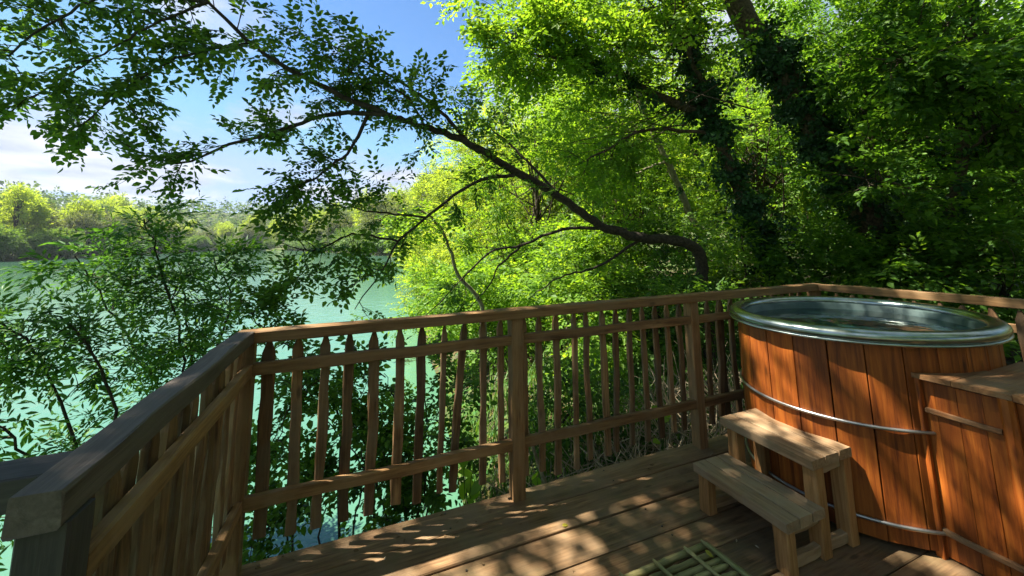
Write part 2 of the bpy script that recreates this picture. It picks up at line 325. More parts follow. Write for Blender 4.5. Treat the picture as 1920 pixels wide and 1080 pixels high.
# breaks in the foliage where sun reaches the deck, tub and box: (point lit, half width of the break)
SD = np.array(sdir)
GAPS = [(at_z(u, v, 0), r_) for u, v, r_ in ((1058, 975, .15), (860, 1000, .17), (905, 1062, .17), (985, 1062, .15), (830, 1015, .15), (1250, 1045, .14), (1640, 1020, .15), (760, 1062, .15), (1100, 1010, .13), (690, 1072, .14), (1140, 960, .12))]
GAPS += [(np.array(p), r_) for p, r_ in (((2.24, 1.64, .74), .22), ((2.25, 1.50, .52), .20), ((2.53, 1.02, .45), .22), ((2.53, .94, .27), .22), ((2.1, 1.74, .42), .18))]
class Leaves:
    def __init__(s, temps): s.t = temps; s.V = []; s.F = []; s.R = []; s.n = 0
    def add(s, P, D, U=None, scale=1.0, shade=0.0):
        P = np.atleast_2d(P); D = nrm(np.atleast_2d(D)); k = len(P)
        if k == 0: return
        keep = np.ones(k, bool)
        for g_, r_ in GAPS:
            e_ = P - g_; al = e_ @ SD; keep &= ~((np.linalg.norm(e_ - al[:, None] * SD, axis=1) < r_) & (al > .3))
        P = P[keep]; D = D[keep]; U = U if U is None else np.atleast_2d(U)[keep]; k = len(P)
        if k == 0: return
        U = np.tile([0, 0, 1.0], (k, 1)) if U is None else np.atleast_2d(U)
        U = U + rng.normal(0, 0.25, (k, 3)); Y = nrm(np.cross(U, D)); Z = np.cross(D, Y)
        S = np.broadcast_to(scale, (k,)) * rng.uniform(0.62, 1.3, k); pick = rng.integers(0, len(s.t), k)
        base = np.clip(rng.normal(0.45 + shade, 0.27, k), 0, 1)
        for ti, (V, F, nl) in enumerate(s.t):
            m_ = pick == ti
            if not m_.any(): continue
            q = m_.sum()
            W = P[m_][:, None] + S[m_][:, None, None] * (V[None, :, 0:1] * D[m_][:, None] + V[None, :, 1:2] * Y[m_][:, None] + V[None, :, 2:3] * Z[m_][:, None])
            nv = len(V); G = F[None] + (s.n + np.arange(q) * nv)[:, None, None]
            s.V.append(W.reshape(-1, 3)); s.F.append(G.reshape(-1, F.shape[1])); s.n += q * nv
            rl = np.clip(base[m_][:, None] + rng.normal(0, 0.16, (q, nl)), 0, 1); s.R.append(np.repeat(rl.reshape(-1), 2))
    def build(s, name, mat, parent=None, split=0):
        if not s.V: return None
        V = np.concatenate(s.V); F = np.concatenate(s.F); R = np.concatenate(s.R)
        if split:   # the leaves that show largest become parts of their own, sharing one leaf mesh per shade
            A = V.reshape(-1, 6, 3); Rl = R[::2]; d = A - CAM; dep = d @ CF; u = 960 + FPX * (d @ CR) / dep; v = PPY - FPX * (d @ CU) / dep
            e = np.stack([u, v], -1); area = np.abs(np.cross(e[:, 3] - e[:, 0], e[:, 1] - e[:, 5]))
            ok = (dep[:, 0] > .5) & (u.min(1) > 0) & (u.max(1) < 1920) & (v.min(1) > 0) & (v.max(1) < 1080)
            top = np.argsort(-np.where(ok, area, 0))[:split]; keep = np.ones(len(A), bool); keep[top] = False
            base = leaf_units(mat); inv = np.array(parent.location)
            for i in top:
                a = A[i]; x = a[3] - a[0]; y = a[1] - a[5]; z = nrm(np.cross(x, y)) * np.linalg.norm(y)
                o_ = bpy.data.objects.new('leaf', base[min(4, int(Rl[i] * 5))]); col.objects.link(o_); o_.parent = parent
                q = a[0] - inv; o_.matrix_basis = Matrix(((x[0], y[0], z[0], q[0]), (x[1], y[1], z[1], q[1]), (x[2], y[2], z[2], q[2]), (0, 0, 0, 1)))
            V = A[keep].reshape(-1, 3); k = keep.sum(); F = (np.arange(k)[:, None, None] * 6 + np.array([(0, 3, 2, 1), (0, 5, 4, 3)])[None]).reshape(-1, 4); R = np.repeat(Rl[keep], 2)
        o_ = link(name, mesh_np(name, V, [F], False, R), mat, parent, Matrix.Identity(4)); o_['kind'] = 'stuff'; return o_
_units = {}
def leaf_units(mat):
    if mat not in _units:
        L_ = [(0, 0, 0), (.36, .5, .16), (.72, .36, .10), (1, 0, 0), (.72, -.36, .10), (.36, -.5, .16)]; _units[mat] = []
        for k in range(5):
            me = mesh_np('leaf', L_, [np.array([(0, 3, 2, 1), (0, 5, 4, 3)])], False, [.1 + .2 * k] * 2); me.materials.append(MATS[mat]); _units[mat].append(me)
    return _units[mat]
T_OVAL = [spray(i, 7, 0.056, 0.033, 0.15) for i in range(6)]
T_BROAD = [spray(20 + i, 7, 0.085, 0.052, 0.19) for i in range(6)]
T_WILLOW = [spray(40 + i, 9, 0.064, 0.021, 0.20, ang=(25, 60)) for i in range(6)]
T_MID = [spray(60 + i, 8, 0.085, 0.05, 0.22, fine=False) for i in range(6)]
T_NARROW = [spray(100 + i, 10, 0.12, 0.032, 0.34, fine=False, ang=(20, 45)) for i in range(6)]
T_BIG = [spray(140 + i, 8, 0.10, 0.06, 0.26, fine=False) for i in range(6)]
T_FAR = [spray(80 + i, 6, 0.46, 0.30, 0.9, fine=False, tilt=0.8) for i in range(6)]

def rand_dir(n_): return nrm(rng.normal(0, 1, (n_, 3)))
def twigs(guide, n_, Lr, lv, tb, t0=0.15, lift=0.0, droop=0.25, per=5, r=0.006, sub=2, scale=1.0, shade=0.0, flat=0.7, out=0.6):
    """leafy twigs with side twigs along a guide branch"""
    g = spline(guide, 40); T = nrm(np.gradient(g, axis=0))
    for _ in range(n_):
        t_ = t0 + (1 - t0) * rng.random() ** 0.85; k = min(int(t_ * 39), 39); p = g[k]
        pr = rand_dir(1)[0]; pr[2] *= flat; pr -= (pr @ T[k]) * T[k] * 0.7
        d = nrm(T[k] * out * rng.uniform(0.4, 1.4) + nrm(pr) + np.array([0, 0, lift])); Ln = rng.uniform(*Lr)
        grow_twig(p, d, Ln, r, lv, tb, droop, per, sub, scale, shade)
def grow_twig(p, d, Ln, r, lv, tb, droop, per, sub, scale, shade):
    q = [p]; dd = d.copy()
    for s in range(5):
        dd = nrm(dd + rng.normal(0, 0.14, 3) - np.array([0, 0, droop * 0.12])); q.append(q[-1] + dd * Ln / 5)
    q = np.array(q); tb.add(q, np.linspace(r, r * 0.3, 6), 4)
    f = np.sort(rng.uniform(0.25, 1.0, per)); f[-1] = 1.0
    P = np.array([np.interp(f, np.linspace(0, 1, 6), q[:, c]) for c in range(3)]).T
    D = nrm(dd[None] * 0.8 + rng.normal(0, 0.5, (per, 3)) * np.array([1, 1, 0.5])); lv.add(P, D, None, scale, shade)
    for _ in range(sub):
        i = rng.integers(1, 5); sd_ = nrm(dd * 0.7 + rng.normal(0, 0.7, 3) * np.array([1, 1, 0.6]))
        grow_twig(q[i], sd_, Ln * rng.uniform(0.35, 0.6), r * 0.6, lv, tb, droop, max(2, per - 2), 0, scale, shade)
def limb(tb, pts, r0, r1, n_=24, sides=8, wob=0.015, rough=0.04):
    q = spline(pts, n_); j = rng.normal(0, wob, q.shape); j[0] = 0; j[-1] = 0
    tb.add(q + j, np.linspace(r0, r1, n_), sides, rough); return q
def crown(lv, tb, root, c, rad, nc, ns, cr=0.6, scale=1.0, shade=0.0, twr=0.012, hollow=0.35):
    """clumps spread through an ellipsoid, each joined to root by a limb; sprays point outward from clumps"""
    c = np.asarray(c, float); rad = np.asarray(rad, float); root = np.asarray(root, float)
    for i in range(nc):
        d = rand_dir(1)[0]; rr = (hollow + (1 - hollow) * rng.random()) ; cc = c + d * rr * rad
        if tb is not None:
            rt = root + np.array([0, 0, rng.uniform(-.5, .5) * rad[2]]) if np.linalg.norm(root[:2] - c[:2]) < 1.0 else root + rng.normal(0, .3, 3)
            mid = (rt + cc) / 2 + rng.normal(0, 0.12, 3) * np.linalg.norm(cc - root); mid[2] -= 0.05 * np.linalg.norm(cc - root)
            tb.add(spline([rt, mid, cc], 7), np.linspace(twr, twr * 0.25, 7), 5)
        k = int(ns * rng.uniform(0.6, 1.3)); e = rand_dir(k); e[:, 2] *= 0.6
        P = cc + e * (rng.random((k, 1)) ** 0.5) * cr * rng.uniform(0.7, 1.3)
        D = nrm(e + 0.4 * d + rng.normal(0, 0.3, (k, 3)) - np.array([0, 0, 0.15])); lv.add(P, D, None, scale, shade)
def ivy(lv, path, radii, n_, spread=0.10, scale=1.0):
    path = np.asarray(path); T = nrm(np.gradient(path, axis=0)); k = rng.random(n_) * (len(path) - 1); k = np.clip(k + .8 * np.sin(k * 1.9), 0, len(path) - 1.001); i = k.astype(int); f = (k - i)[:, None]
    P = path[i] * (1 - f) + path[np.minimum(i + 1, len(path) - 1)] * f; R = np.interp(k, np.arange(len(path)), radii)
    o_ = nrm(np.cross(T[i], rand_dir(n_))); P = P + o_ * (R + rng.random(n_) ** 2.5 * spread * rng.choice([1, 1, 2.6], n_))[:, None]
    D = nrm(o_ * 0.4 + rng.normal(0, 0.6, (n_, 3)) + np.array([0, 0, -0.5])); lv.add(P, D, o_ + np.array([0, 0, 0.35]), scale)
T_IVY = [spray(120 + i, 4, 0.065, 0.062, 0.10, tilt=0.35) for i in range(5)]

# ------------------------------------------------------------------ setting: lake and ground
WZ = -1.2
LAKE = np.array([(0.9, 1.2), (1.0, 2.5), (1.05, 4.2), (1.5, 8), (2.1, 15), (3.6, 26), (6.2, 44), (8.5, 62), (7.5, 80), (2, 100), (-10, 140), (-28, 200), (-69, 243),
                 (-68, 160), (-66, 127), (-68, 109), (-88, 60), (-95, 0), (-80, -50), (-40, -80), (-10, -60), (-4, -20), (-1.5, -5), (0.2, -1.0)])
def lake_dist(P):
    A = LAKE; B = np.roll(LAKE, -1, 0); d = np.full(len(P), 1e9); inside = np.zeros(len(P), bool)
    for a, b_ in zip(A, B):
        e = b_ - a; w_ = P - a; t_ = np.clip((w_ @ e) / (e @ e), 0, 1); d = np.minimum(d, np.linalg.norm(w_ - t_[:, None] * e, axis=1))
        c1 = (P[:, 1] >= a[1]) != (b_[1] <= P[:, 1]) if False else ((a[1] > P[:, 1]) != (b_[1] > P[:, 1]))
        with np.errstate(divide='ignore', invalid='ignore'):
            xx = (b_[0] - a[0]) * (P[:, 1] - a[1]) / (b_[1] - a[1]) + a[0]
        inside ^= c1 & (P[:, 0] < xx)
    return np.where(inside, -d, d)
def ground_z(P):
    P = np.atleast_2d(np.asarray(P, float))[:, :2]; d = lake_dist(P); R = np.hypot(P[:, 0], P[:, 1])
    near = np.exp(-(R / 45) ** 2)
    rise = 0.75 * (1 - np.exp(-np.maximum(d, 0) / 0.9)) + 0.05 * np.maximum(d, 0) * near + 0.02 * np.minimum(np.maximum(d, 0), 60)
    hill = 30 / (1 + np.exp(-(d - 95) / 22)) * (1 - near)
    bumps = 0.05 * np.sin(P[:, 0] * 2.1 + 1) * np.cos(P[:, 1] * 1.7)
    return np.where(d > 0, WZ - 0.05 + rise + hill + bumps * np.minimum(1, d), WZ - 0.05 - np.minimum(-d * 0.5, 3))
def gz(x, y): return float(ground_z([(x, y)])[0])
s_ = np.linspace(-1, 1, 190); ax = np.sinh(s_ * 6.2) / np.sinh(6.2) * 1200
gx, gy = np.meshgrid(ax + 1, ax + 4, indexing='ij'); GP = np.stack([gx.ravel(), gy.ravel()], 1)
i_, j_ = np.meshgrid(np.arange(189), np.arange(189), indexing='ij'); q0 = (i_ * 190 + j_).ravel()
tag(link('ground', mesh_np('ground', np.column_stack([GP, ground_z(GP)]), [np.stack([q0, q0 + 190, q0 + 191, q0 + 1], 1)], True), 'ground'), 'leaf littered lake bank and wooded ground around the lake', 'ground', kind='structure')
W = 330
tag(link('water', mesh_np('water', [(-W, -W, WZ), (W, -W, WZ), (W, W, WZ), (-W, W, WZ)], [np.array([(0, 1, 2, 3)])]), 'lake'), 'calm milky turquoise green lake reflecting the sky', 'water', kind='structure')

# ------------------------------------------------------------------ deck
deck = empty('deck', (1.6, 0, 0), 'weathered brown plank deck by the lake', 'deck'); deck['kind'] = 'structure'
edges = [2.31, 2.125, 1.92, 1.72, 1.545]
while edges[-1] > -2.6: edges.append(edges[-1] - 0.195)
for a, b_ in zip(edges[:-1], edges[1:]):
    dz = rng.normal(0, 0.0015)
    beam('plank', (-0.56, (a + b_) / 2, -0.02 + dz), (4.3, (a + b_) / 2, -0.02 + dz), a - b_ - 0.010, 0.04, 'deck_wood', deck, ch=0.004, rings=9, wob=0.0012)
sv = [(0, 0, .0012)] + [(.0045 * math.cos(a), .0045 * math.sin(a), .0008) for a in np.linspace(0, 2 * np.pi, 8, endpoint=False)] + [(.005 * math.cos(a), .005 * math.sin(a), -.004) for a in np.linspace(0, 2 * np.pi, 8, endpoint=False)]
screw_me = mesh_np('screw', sv, [np.array([(0, 1 + i, 1 + (i + 1) % 8) for i in range(8)]), np.array([(1 + i, 9 + i, 9 + (i + 1) % 8, 1 + (i + 1) % 8) for i in range(8)])])
for pl_, (a, b_) in zip([c for c in deck.children if c.name.startswith('plank')], zip(edges[:-1], edges[1:])):
    if b_ < 0.9: continue
    inv = pl_.matrix_basis.inverted()
    for x in (-0.45, 0.5, 1.5, 2.5, 3.5):
        for y in (a - .035, b_ + .035):
            link('screw', screw_me, 'screw', pl_, inv @ Matrix.Translation((x + rng.normal(0, .006), y + rng.normal(0, .004), .001)))
for x in (-0.45, 0.5, 1.5, 2.5, 3.5, 4.1):
    beam('joist', (x, -2.5, -0.115), (x, 2.27, -0.115), 0.06, 0.14, 'dark_wood', deck)
for x in (-0.45, 1.5, 3.5):
    for y in (2.15, -0.2, -2.3):
        beam('support_post', (x, y, -3.0 if x < 0 else gz(x, y) - 0.3), (x, y, -0.19), 0.11, 0.11, 'dark_wood', deck)

# ------------------------------------------------------------------ railings
def baluster(parent, p0, p1, w_, normal, th=0.022):
    _seed[0] += 1
    Mx, Ln = frame(p0, p1, normal)
    # width across the railing, thickness along the normal
    me = beam_mesh(Ln, w_, th, ch=0.004, rings=9, wob=0.0026, taper_end=0.055, wvar=0.06, seed=_seed[0], name='baluster')
    return link('baluster', me, 'baluster_wood', parent, Mx)
RT = 1.049
main = empty('railing', (1.6, 2.25, 0), 'long wooden railing of split pales between deck and lake', 'railing')
beam('handrail', (-0.5105, 2.238, RT - 0.028), (3.765, 2.238, RT - 0.028), 0.078, 0.056, 'rail_wood', main, rings=14, wob=0.002)
for x in (-0.475, 0.905, 2.305, 3.725):
    beam('post', (x, 2.25, -0.30 if x < 0 else 0.0), (x, 2.25, RT - 0.0565), 0.075, 0.075, 'rail_wood', main, up=(0, 1, 0), rings=7, wob=0.002)
for a, b_ in ((-0.437, 0.867), (0.943, 2.267), (2.343, 3.687)):
    for z in (0.868, 0.290):
        beam('rail', (a, 2.236, z), (b_, 2.236, z), 0.034, 0.055, 'rail_wood', main, rings=8, wob=0.002)
sA = [(505.7, 483.5, 1008), (561, 543.7, 1000), (611.6, 590.9, 988), (656.8, 644.3, 976), (702, 691, 964), (749.7, 740, 945), (791.6, 781, 942), (833, 825.7, 923), (870.5, 846, 923), (905.2, 904, 907), (938.4, 942, 904)]
wA = [.062, .052, .05, .05, .056, .052, .052, .034, .046, .042, .04]
sB = [(940 + .4075 * a, 940 + .4075 * b_, 500 + .4075 * c) for a, b_, c in ((103, 113, 960), (172, 187, 940), (250, 262, 955), (332, 345, 930), (385, 412, 885), (460, 490, 865), (525, 535, 850), (588, 603, 820), (645, 675, 800), (705, 737, 785), (757, 797, 760), (815, 840, 752))]
wB = [.036, .042, .046, .042, .04, .05, .044, .04, .042, .046, .044, .042]
sC = [(1304, 1308, 800), (1325, 1334, 794), (1347, 1354, 782)]; wC = [.035, .042, .05]
for (ut, ub, vb), w_ in zip(sA + sB + sC, wA + wB + wC):
    vt = 617 - (ut - 452) * 0.081 + 20
    pt = at_y(ut, vt, 2.268); pb = at_y(ub, vb, 2.268); pt[2] = 0.985
    baluster(main, pb, pt, w_ * .9, (0, 1, 0))
for x in np.arange(2.62, 3.68, 0.118):
    baluster(main, (x + rng.normal(0, .008), 2.268, 0.10 + rng.normal(0, .01)), (x + rng.normal(0, .008), 2.268, 0.985), rng.uniform(.036, .05), (0, 1, 0))

left = empty('railing', (-0.475, 1.6, 0), 'short railing with grey weathered handrail running toward the lake corner', 'railing')
beam('handrail', (-0.475, 0.94, RT - 0.030), (-0.475, 2.1985, RT - 0.030), 0.072, 0.060, 'rail_grey_wood', left, rings=9, wob=0.002)
beam('post', (-0.470, 0.985, -0.3), (-0.470, 0.985, RT - 0.0605), 0.07, 0.07, 'rail_dark_wood', left, up=(0, 1, 0))
for z in (0.868, 0.290):
    beam('rail', (-0.455, 1.021, z), (-0.455, 2.211, z), 0.034, 0.055, 'rail_wood', left, rings=8, wob=0.002)
for y in np.arange(1.09, 2.19, 0.098):
    baluster(left, (-0.492 + rng.normal(0, .003), y + rng.normal(0, .01), 0.10 + rng.normal(0, .012)), (-0.492, y + rng.normal(0, .01), 0.983), rng.uniform(.05, .068), (1, 0, 0))
right = empty('railing', (3.85, 1.0, 0), 'railing behind the hot tub running into the woods', 'railing')
ra, rb = np.array([3.735, 2.197]), np.array([4.07, -0.6])
def rl(t_, z, off=0.0):
    p = ra + (rb - ra) * t_; nn = nrm(np.array([rb[1] - ra[1], -(rb[0] - ra[0])])); return (p[0] - nn[0] * off, p[1] - nn[1] * off, z)
beam('handrail', rl(0, RT - 0.029), rl(1, RT - 0.029), 0.075, 0.056, 'rail_wood', right, rings=12, wob=0.002)
for t_ in (0.52, 0.98):
    beam('post', rl(t_, 0), rl(t_, RT - 0.0575), 0.075, 0.075, 'rail_wood', right, up=(0, 1, 0))
for a, b_ in ((0.015, 0.506), (0.534, 0.966)):
    for z in (0.868, 0.29): beam('rail', rl(a, z, 0.012), rl(b_, z, 0.012), 0.034, 0.055, 'rail_wood', right)
for t_ in np.arange(0.04, 0.96, 0.042):
    if abs(t_ - 0.52) > 0.025: baluster(right, rl(t_, 0.1, -0.02), rl(t_ + rng.normal(0, .003), 0.982, -0.02), rng.uniform(.036, .05), (1, 0, 0))
side = empty('railing', (-0.9, 0.99, 0), 'dark handrail end butting against the grey weathered handrail', 'railing')
beam('handrail', (-1.75, 1.06, RT - 0.032), (-0.5125, 1.06, RT - 0.032), 0.09, 0.058, 'rail_dark_wood', side)
for x in (-1.7, -1.1): beam('post', (x, 1.06, -3.0), (x, 1.06, RT - 0.0625), 0.075, 0.075, 'rail_dark_wood', side, up=(0, 1, 0))
for x in (-1.58, -1.46, -1.34, -1.22): baluster(side, (x, 1.085, 0.1), (x, 1.085, 0.982), .045, (0, 1, 0))
for z in (0.868, 0.29): beam('rail', (-1.66, 1.045, z), (-1.14, 1.045, z), 0.034, 0.055, 'rail_wood', side)

# ------------------------------------------------------------------ hot tub
TC = np.array([2.93, 1.57]); TA, TB = 0.735, 0.63; RIM = 0.992
def ell(t_, k=0.0): return TC + np.array([(TA + k) * math.cos(t_), (TB + k) * math.sin(t_)])
tt = np.linspace(0, 2 * np.pi, 721); arc = np.concatenate([[0], np.cumsum(np.linalg.norm(np.diff(np.array([ell(a, -0.045) for a in tt]), axis=0), axis=1))])
def ell_s(f, k): return ell(np.interp(f * arc[-1], arc, tt), k)
tub = empty('hot_tub', (TC[0], TC[1], 0), 'oval cedar clad hot tub with rolled steel rim', 'hot tub')
NS = 27
for i in range(NS):
    p0 = ell_s((i + 0.0) / NS + 1e-4, -0.062); p1 = ell_s((i + 1.0) / NS, -0.062); pm = (p0 + p1) / 2; wd = np.linalg.norm(p1 - p0); nn = nrm(pm - TC)
    tn = nrm(p1 - p0); no = np.array([tn[1], -tn[0]])
    wv = wd * rng.uniform(0.99, 1.0)
    _seed[0] += 1
    Mx = Matrix(((0, tn[0], no[0], pm[0]), (0, tn[1], no[1], pm[1]), (1, 0, 0, 0.03), (0, 0, 0, 1)))
    link('stave', beam_mesh(0.905, wv - 0.0006, 0.034, ch=0.0018, rings=4, wob=0.0006, seed=_seed[0], name='stave'), 'cedar', tub, Mx)
def ring(name, prof, mat, parent, n_=128):
    """sweep a closed profile [(offset from ellipse, z)] round the tub"""
    k = len(prof); V = []
    for i in range(n_):
        a = 2 * np.pi * i / n_
        for of, z in prof: q = ell(a, of); V.append((q[0], q[1], z))
    i, j = np.meshgrid(np.arange(n_), np.arange(k), indexing='ij'); i2 = (i + 1) % n_; j2 = (j + 1) % k
    F = np.stack([i * k + j, i2 * k + j, i2 * k + j2, i * k + j2], -1).reshape(-1, 4)
    return link(name, mesh_np(name, V, [F], True), mat, parent, Matrix.Identity(4))
cirp = lambda o_, z, r, rz=None, n_=12: [(o_ + r * math.cos(2 * np.pi * i / n_), z + (rz or r) * math.sin(2 * np.pi * i / n_)) for i in range(n_)]
rim = ring('rim', cirp(-0.045, RIM - 0.034, 0.045, 0.034, 14), 'steel', tub)
ring('rim_lip', cirp(-0.012, RIM - 0.062, 0.012, 0.008, 8), 'steel', rim)
prof = [(-0.075, RIM - 0.03)]
for k in range(24):
    z = RIM - 0.04 - k * 0.035; prof.append((-0.085 - (0.008 if k % 3 == 1 else 0), z))
prof += [(-0.095, 0.10), (-0.105, 0.10)] + [(-0.103, RIM - 0.05)]
prof = [(a + 0.0, z) for a, z in prof]
ring('tank_wall', prof, 'tank', tub)
for name, z, of, mat in (('water_surface', RIM - 0.085, -0.094, 'tub_water'), ('tank_floor', 0.08, -0.09, 'tank')):
    k = 96; V = [(TC[0], TC[1], z)] + [(*ell(2 * np.pi * i / k, of), z) for i in range(k)]
    link(name, mesh_np(name, V, [np.array([(0, 1 + i, 1 + (i + 1) % k) for i in range(k)])], True), mat, tub, Matrix.Identity(4))
for z in (0.535, 0.112): ring('hoop', cirp(-0.037, z, 0.0085, None, 8), 'hoop_steel', tub, 160)

# ------------------------------------------------------------------ wooden box beside the tub
box = empty('pump_box', (2.9, 0.75, 0), 'reddish cedar plank pump box against the hot tub', 'box')
ys = [1.128, 1.058, 0.985, 0.905, 0.838, 0.76, 0.68, 0.60, 0.52, 0.44]
for a, b_ in zip(ys[:-1], ys[1:]):
    Mx = Matrix(((0, 0, 1, 2.545), (0, 1, 0, (a + b_) / 2), (1, 0, 0, 0.012), (0, 0, 0, 1))); _seed[0] += 1
    link('panel_board', beam_mesh(0.752, a - b_ - 0.0006, 0.02, ch=0.0012, rings=3, wob=0.0006, seed=_seed[0]), 'cedar', box, Mx)
for x in np.arange(2.60, 3.16, 0.085):
    Mx = Matrix(((0, 1, 0, float(x)), (0, 0, 1, 0.449), (1, 0, 0, 0.012), (0, 0, 0, 1))); _seed[0] += 1
    link('panel_board', beam_mesh(0.752, 0.083, 0.018, ch=0.002, rings=3, wob=0.0006, seed=_seed[0]), 'cedar', box, Mx)
for y in np.arange(0.50, 0.97, 0.085):
    Mx = Matrix(((0, 0, 1, 3.17), (0, 1, 0, float(y)), (1, 0, 0, 0.012), (0, 0, 0, 1))); _seed[0] += 1
    link('panel_board', beam_mesh(0.752, 0.083, 0.018, ch=0.002, rings=3, wob=0.0006, seed=_seed[0]), 'cedar', box, Mx)
beam('corner_post', (2.520, 1.112, 0.0), (2.520, 1.112, 0.778), 0.034, 0.03, 'cedar', box, up=(1, 0, 0))
beam('corner_post', (2.514, 0.828, 0.0), (2.514, 0.828, 0.776), 0.045, 0.042, 'cedar', box, up=(1, 0, 0), ch=0.014)
beam('batten', (2.528, 1.092, 0.640), (2.528, 0.856, 0.634), 0.020, 0.022, 'cedar_lid', box, ch=0.004)
beam('batten', (2.528, 1.094, 0.122), (2.528, 0.856, 0.118), 0.020, 0.024, 'cedar_lid', box, ch=0.004)
crv = [ell(a, -0.043) for a in np.linspace(math.pi * 1.25, math.pi * 1.49, 20)]
crv = [c for c in crv if c[1] > 0.985]
prism('lid_board', [(2.497, 0.984), (2.497, 1.138)] + [(c[0], c[1]) for c in crv if c[0] > 2.497] + [(crv[-1][0], 0.984)], 0.778, 0.800, 'cedar_lid', box)
prism('lid_board', [(2.497, 0.806), (2.497, 0.981), (3.2, 0.981), (3.2, 0.806)], 0.7782, 0.7995, 'cedar_lid', box)
prism('lid_board', [(2.490, 0.43), (2.490, 0.802), (3.2, 0.802), (3.2, 0.43)], 0.7786, 0.808, 'cedar_lid', box)

# ------------------------------------------------------------------ step stool
st = empty('step_stool', (2.0, 1.53, 0), 'small two step wooden stool in front of the hot tub', 'step stool')
for k, (x0, x1) in enumerate(((1.762, 1.845), (1.852, 1.933), (1.940, 2.022))):
    beam('tread_slat', ((x0 + x1) / 2, 1.282, 0.206), ((x0 + x1) / 2, 1.785, 0.206), x1 - x0, 0.042, 'step_wood', st, ch=0.003, wob=0.001)
for x0, x1 in ((1.99, 2.085), (2.092, 2.187), (2.194, 2.288)):
    beam('tread_slat', ((x0 + x1) / 2, 1.295, 0.403), ((x0 + x1) / 2, 1.788, 0.403), x1 - x0, 0.042, 'step_wood', st, ch=0.003, wob=0.001)
for y in (1.330, 1.740):
    beam('leg', (1.806, y, 0), (1.806, y, 0.1845), 0.064, 0.058, 'step_leg_wood', st, up=(1, 0, 0))
    beam('leg', (2.045, y, 0), (2.045, y, 0.3815), 0.064, 0.058, 'step_leg_wood', st, up=(1, 0, 0))
    beam('leg', (2.250, y, 0), (2.250, y, 0.3815), 0.064, 0.058, 'step_leg_wood', st, up=(1, 0, 0))
    beam('side_rail', (1.8355, y, 0.1640), (2.016, y, 0.1640), 0.034, 0.040, 'step_wood', st)
    beam('side_rail', (2.074, y, 0.3610), (2.221, y, 0.3610), 0.034, 0.040, 'step_wood', st)
    beam('side_rail', (1.8355, y, 0.032), (2.016, y, 0.032), 0.034, 0.045, 'step_wood', st)
    beam('side_rail', (2.074, y, 0.032), (2.221, y, 0.032), 0.034, 0.045, 'step_wood', st)

# ------------------------------------------------------------------ bamboo mat
mat_ = empty('bamboo_mat', (1.3, 1.35, 0), 'mossy lattice mat of bamboo canes on the deck', 'mat')
def cane(a, b_, r, z):
    a = np.array([*a, z]); b_ = np.array([*b_, z]); Mx, Ln = frame(a, b_); tb = Tubes(); k = 26; xs = np.linspace(0, Ln, k)
    P = np.column_stack([xs, rng.normal(0, .0006, k), rng.normal(0, .0005, k)]); R = np.full(k, r); node = rng.uniform(.08, .14)
    for i, x in enumerate(xs):
        if (x % node) < Ln / k: R[i] *= 1.16
    R[0] *= .5; R[-1] *= .5
    tb.add(P, R, 8); o_ = tb.build('cane', 'bamboo', mat_); o_.matrix_basis = Mx; return o_
yy = 1.553
for i in range(15):
    cane((0.98 + rng.normal(0, .01), yy), (1.585 + rng.normal(0, .006), yy + rng.normal(0, .004)), 0.0135 * rng.uniform(.85, 1.1), 0.014); yy -= rng.uniform(.030, .042)
for x in (1.595, 1.565, 1.46, 1.28, 1.10, 0.99):
    cane((x + rng.normal(0, .004), 1.565), (x + 0.035 + rng.normal(0, .006), 1.05), 0.009, 0.036 if x < 1.59 else 0.016)

# ------------------------------------------------------------------ fallen leaves on the deck
for k, (u, v, mm, lab) in enumerate(((1060, 986, 'leaf_yellow', 'yellow fallen leaf on a sunlit deck plank'), (1330, 1040, 'leaf_yellow', 'bright yellow green leaf caught on the bamboo mat'), (722, 1048, 'dry', 'pale dry leaf scrap on the deck beside the long railing'),
                                    (1381, 1015, 'dry', 'tiny pale flake on the deck behind the bamboo mat'), (1420, 1027, 'dry', 'small pale petal on the deck beside the step stool'))):
    p = at_z(u, v, 0.004 if k != 1 else 0.045); V, F, nl = spray(300 + k, 0, 0.045 if k < 2 else 0.022, 0.02 if k < 2 else 0.008, 0.001)
    o_ = link('fallen_leaf', mesh_np('fallen_leaf', V - V.mean(0) + (0, 0, .004), [F], rnd=[.5, .5]), mm, None, Matrix.Translation(Vector(p)) @ Matrix.Rotation(rng.uniform(0, 6), 4, 'Z')); tag(o_, lab, 'leaf')

LM = [mesh_np('litter_leaf', spray(320 + k, 0, 0.034, 0.018, 0.001)[0] + (0, 0, .004), [spray(320 + k, 0, 0.034, 0.018, 0.001)[1]], rnd=[.5, .5]) for k in range(3)]
for k in range(46):
    x = rng.uniform(-.4, 2.2); y = rng.choice([rng.uniform(1.2, 2.28), rng.uniform(2.1, 2.29)])
    if 1.7 < x and y < 1.85: continue
    o_ = link('litter_leaf', LM[k % 3], 'litter', None, Matrix.Translation((x, y, .001)) @ Matrix.Rotation(rng.uniform(0, 6.28), 4, 'Z') @ Matrix.Scale(rng.uniform(.4, 1.0), 4)); tag(o_, 'tiny brown withered leaf scrap lying on the deck planks', 'leaf', 'withered leaf scraps on the deck')
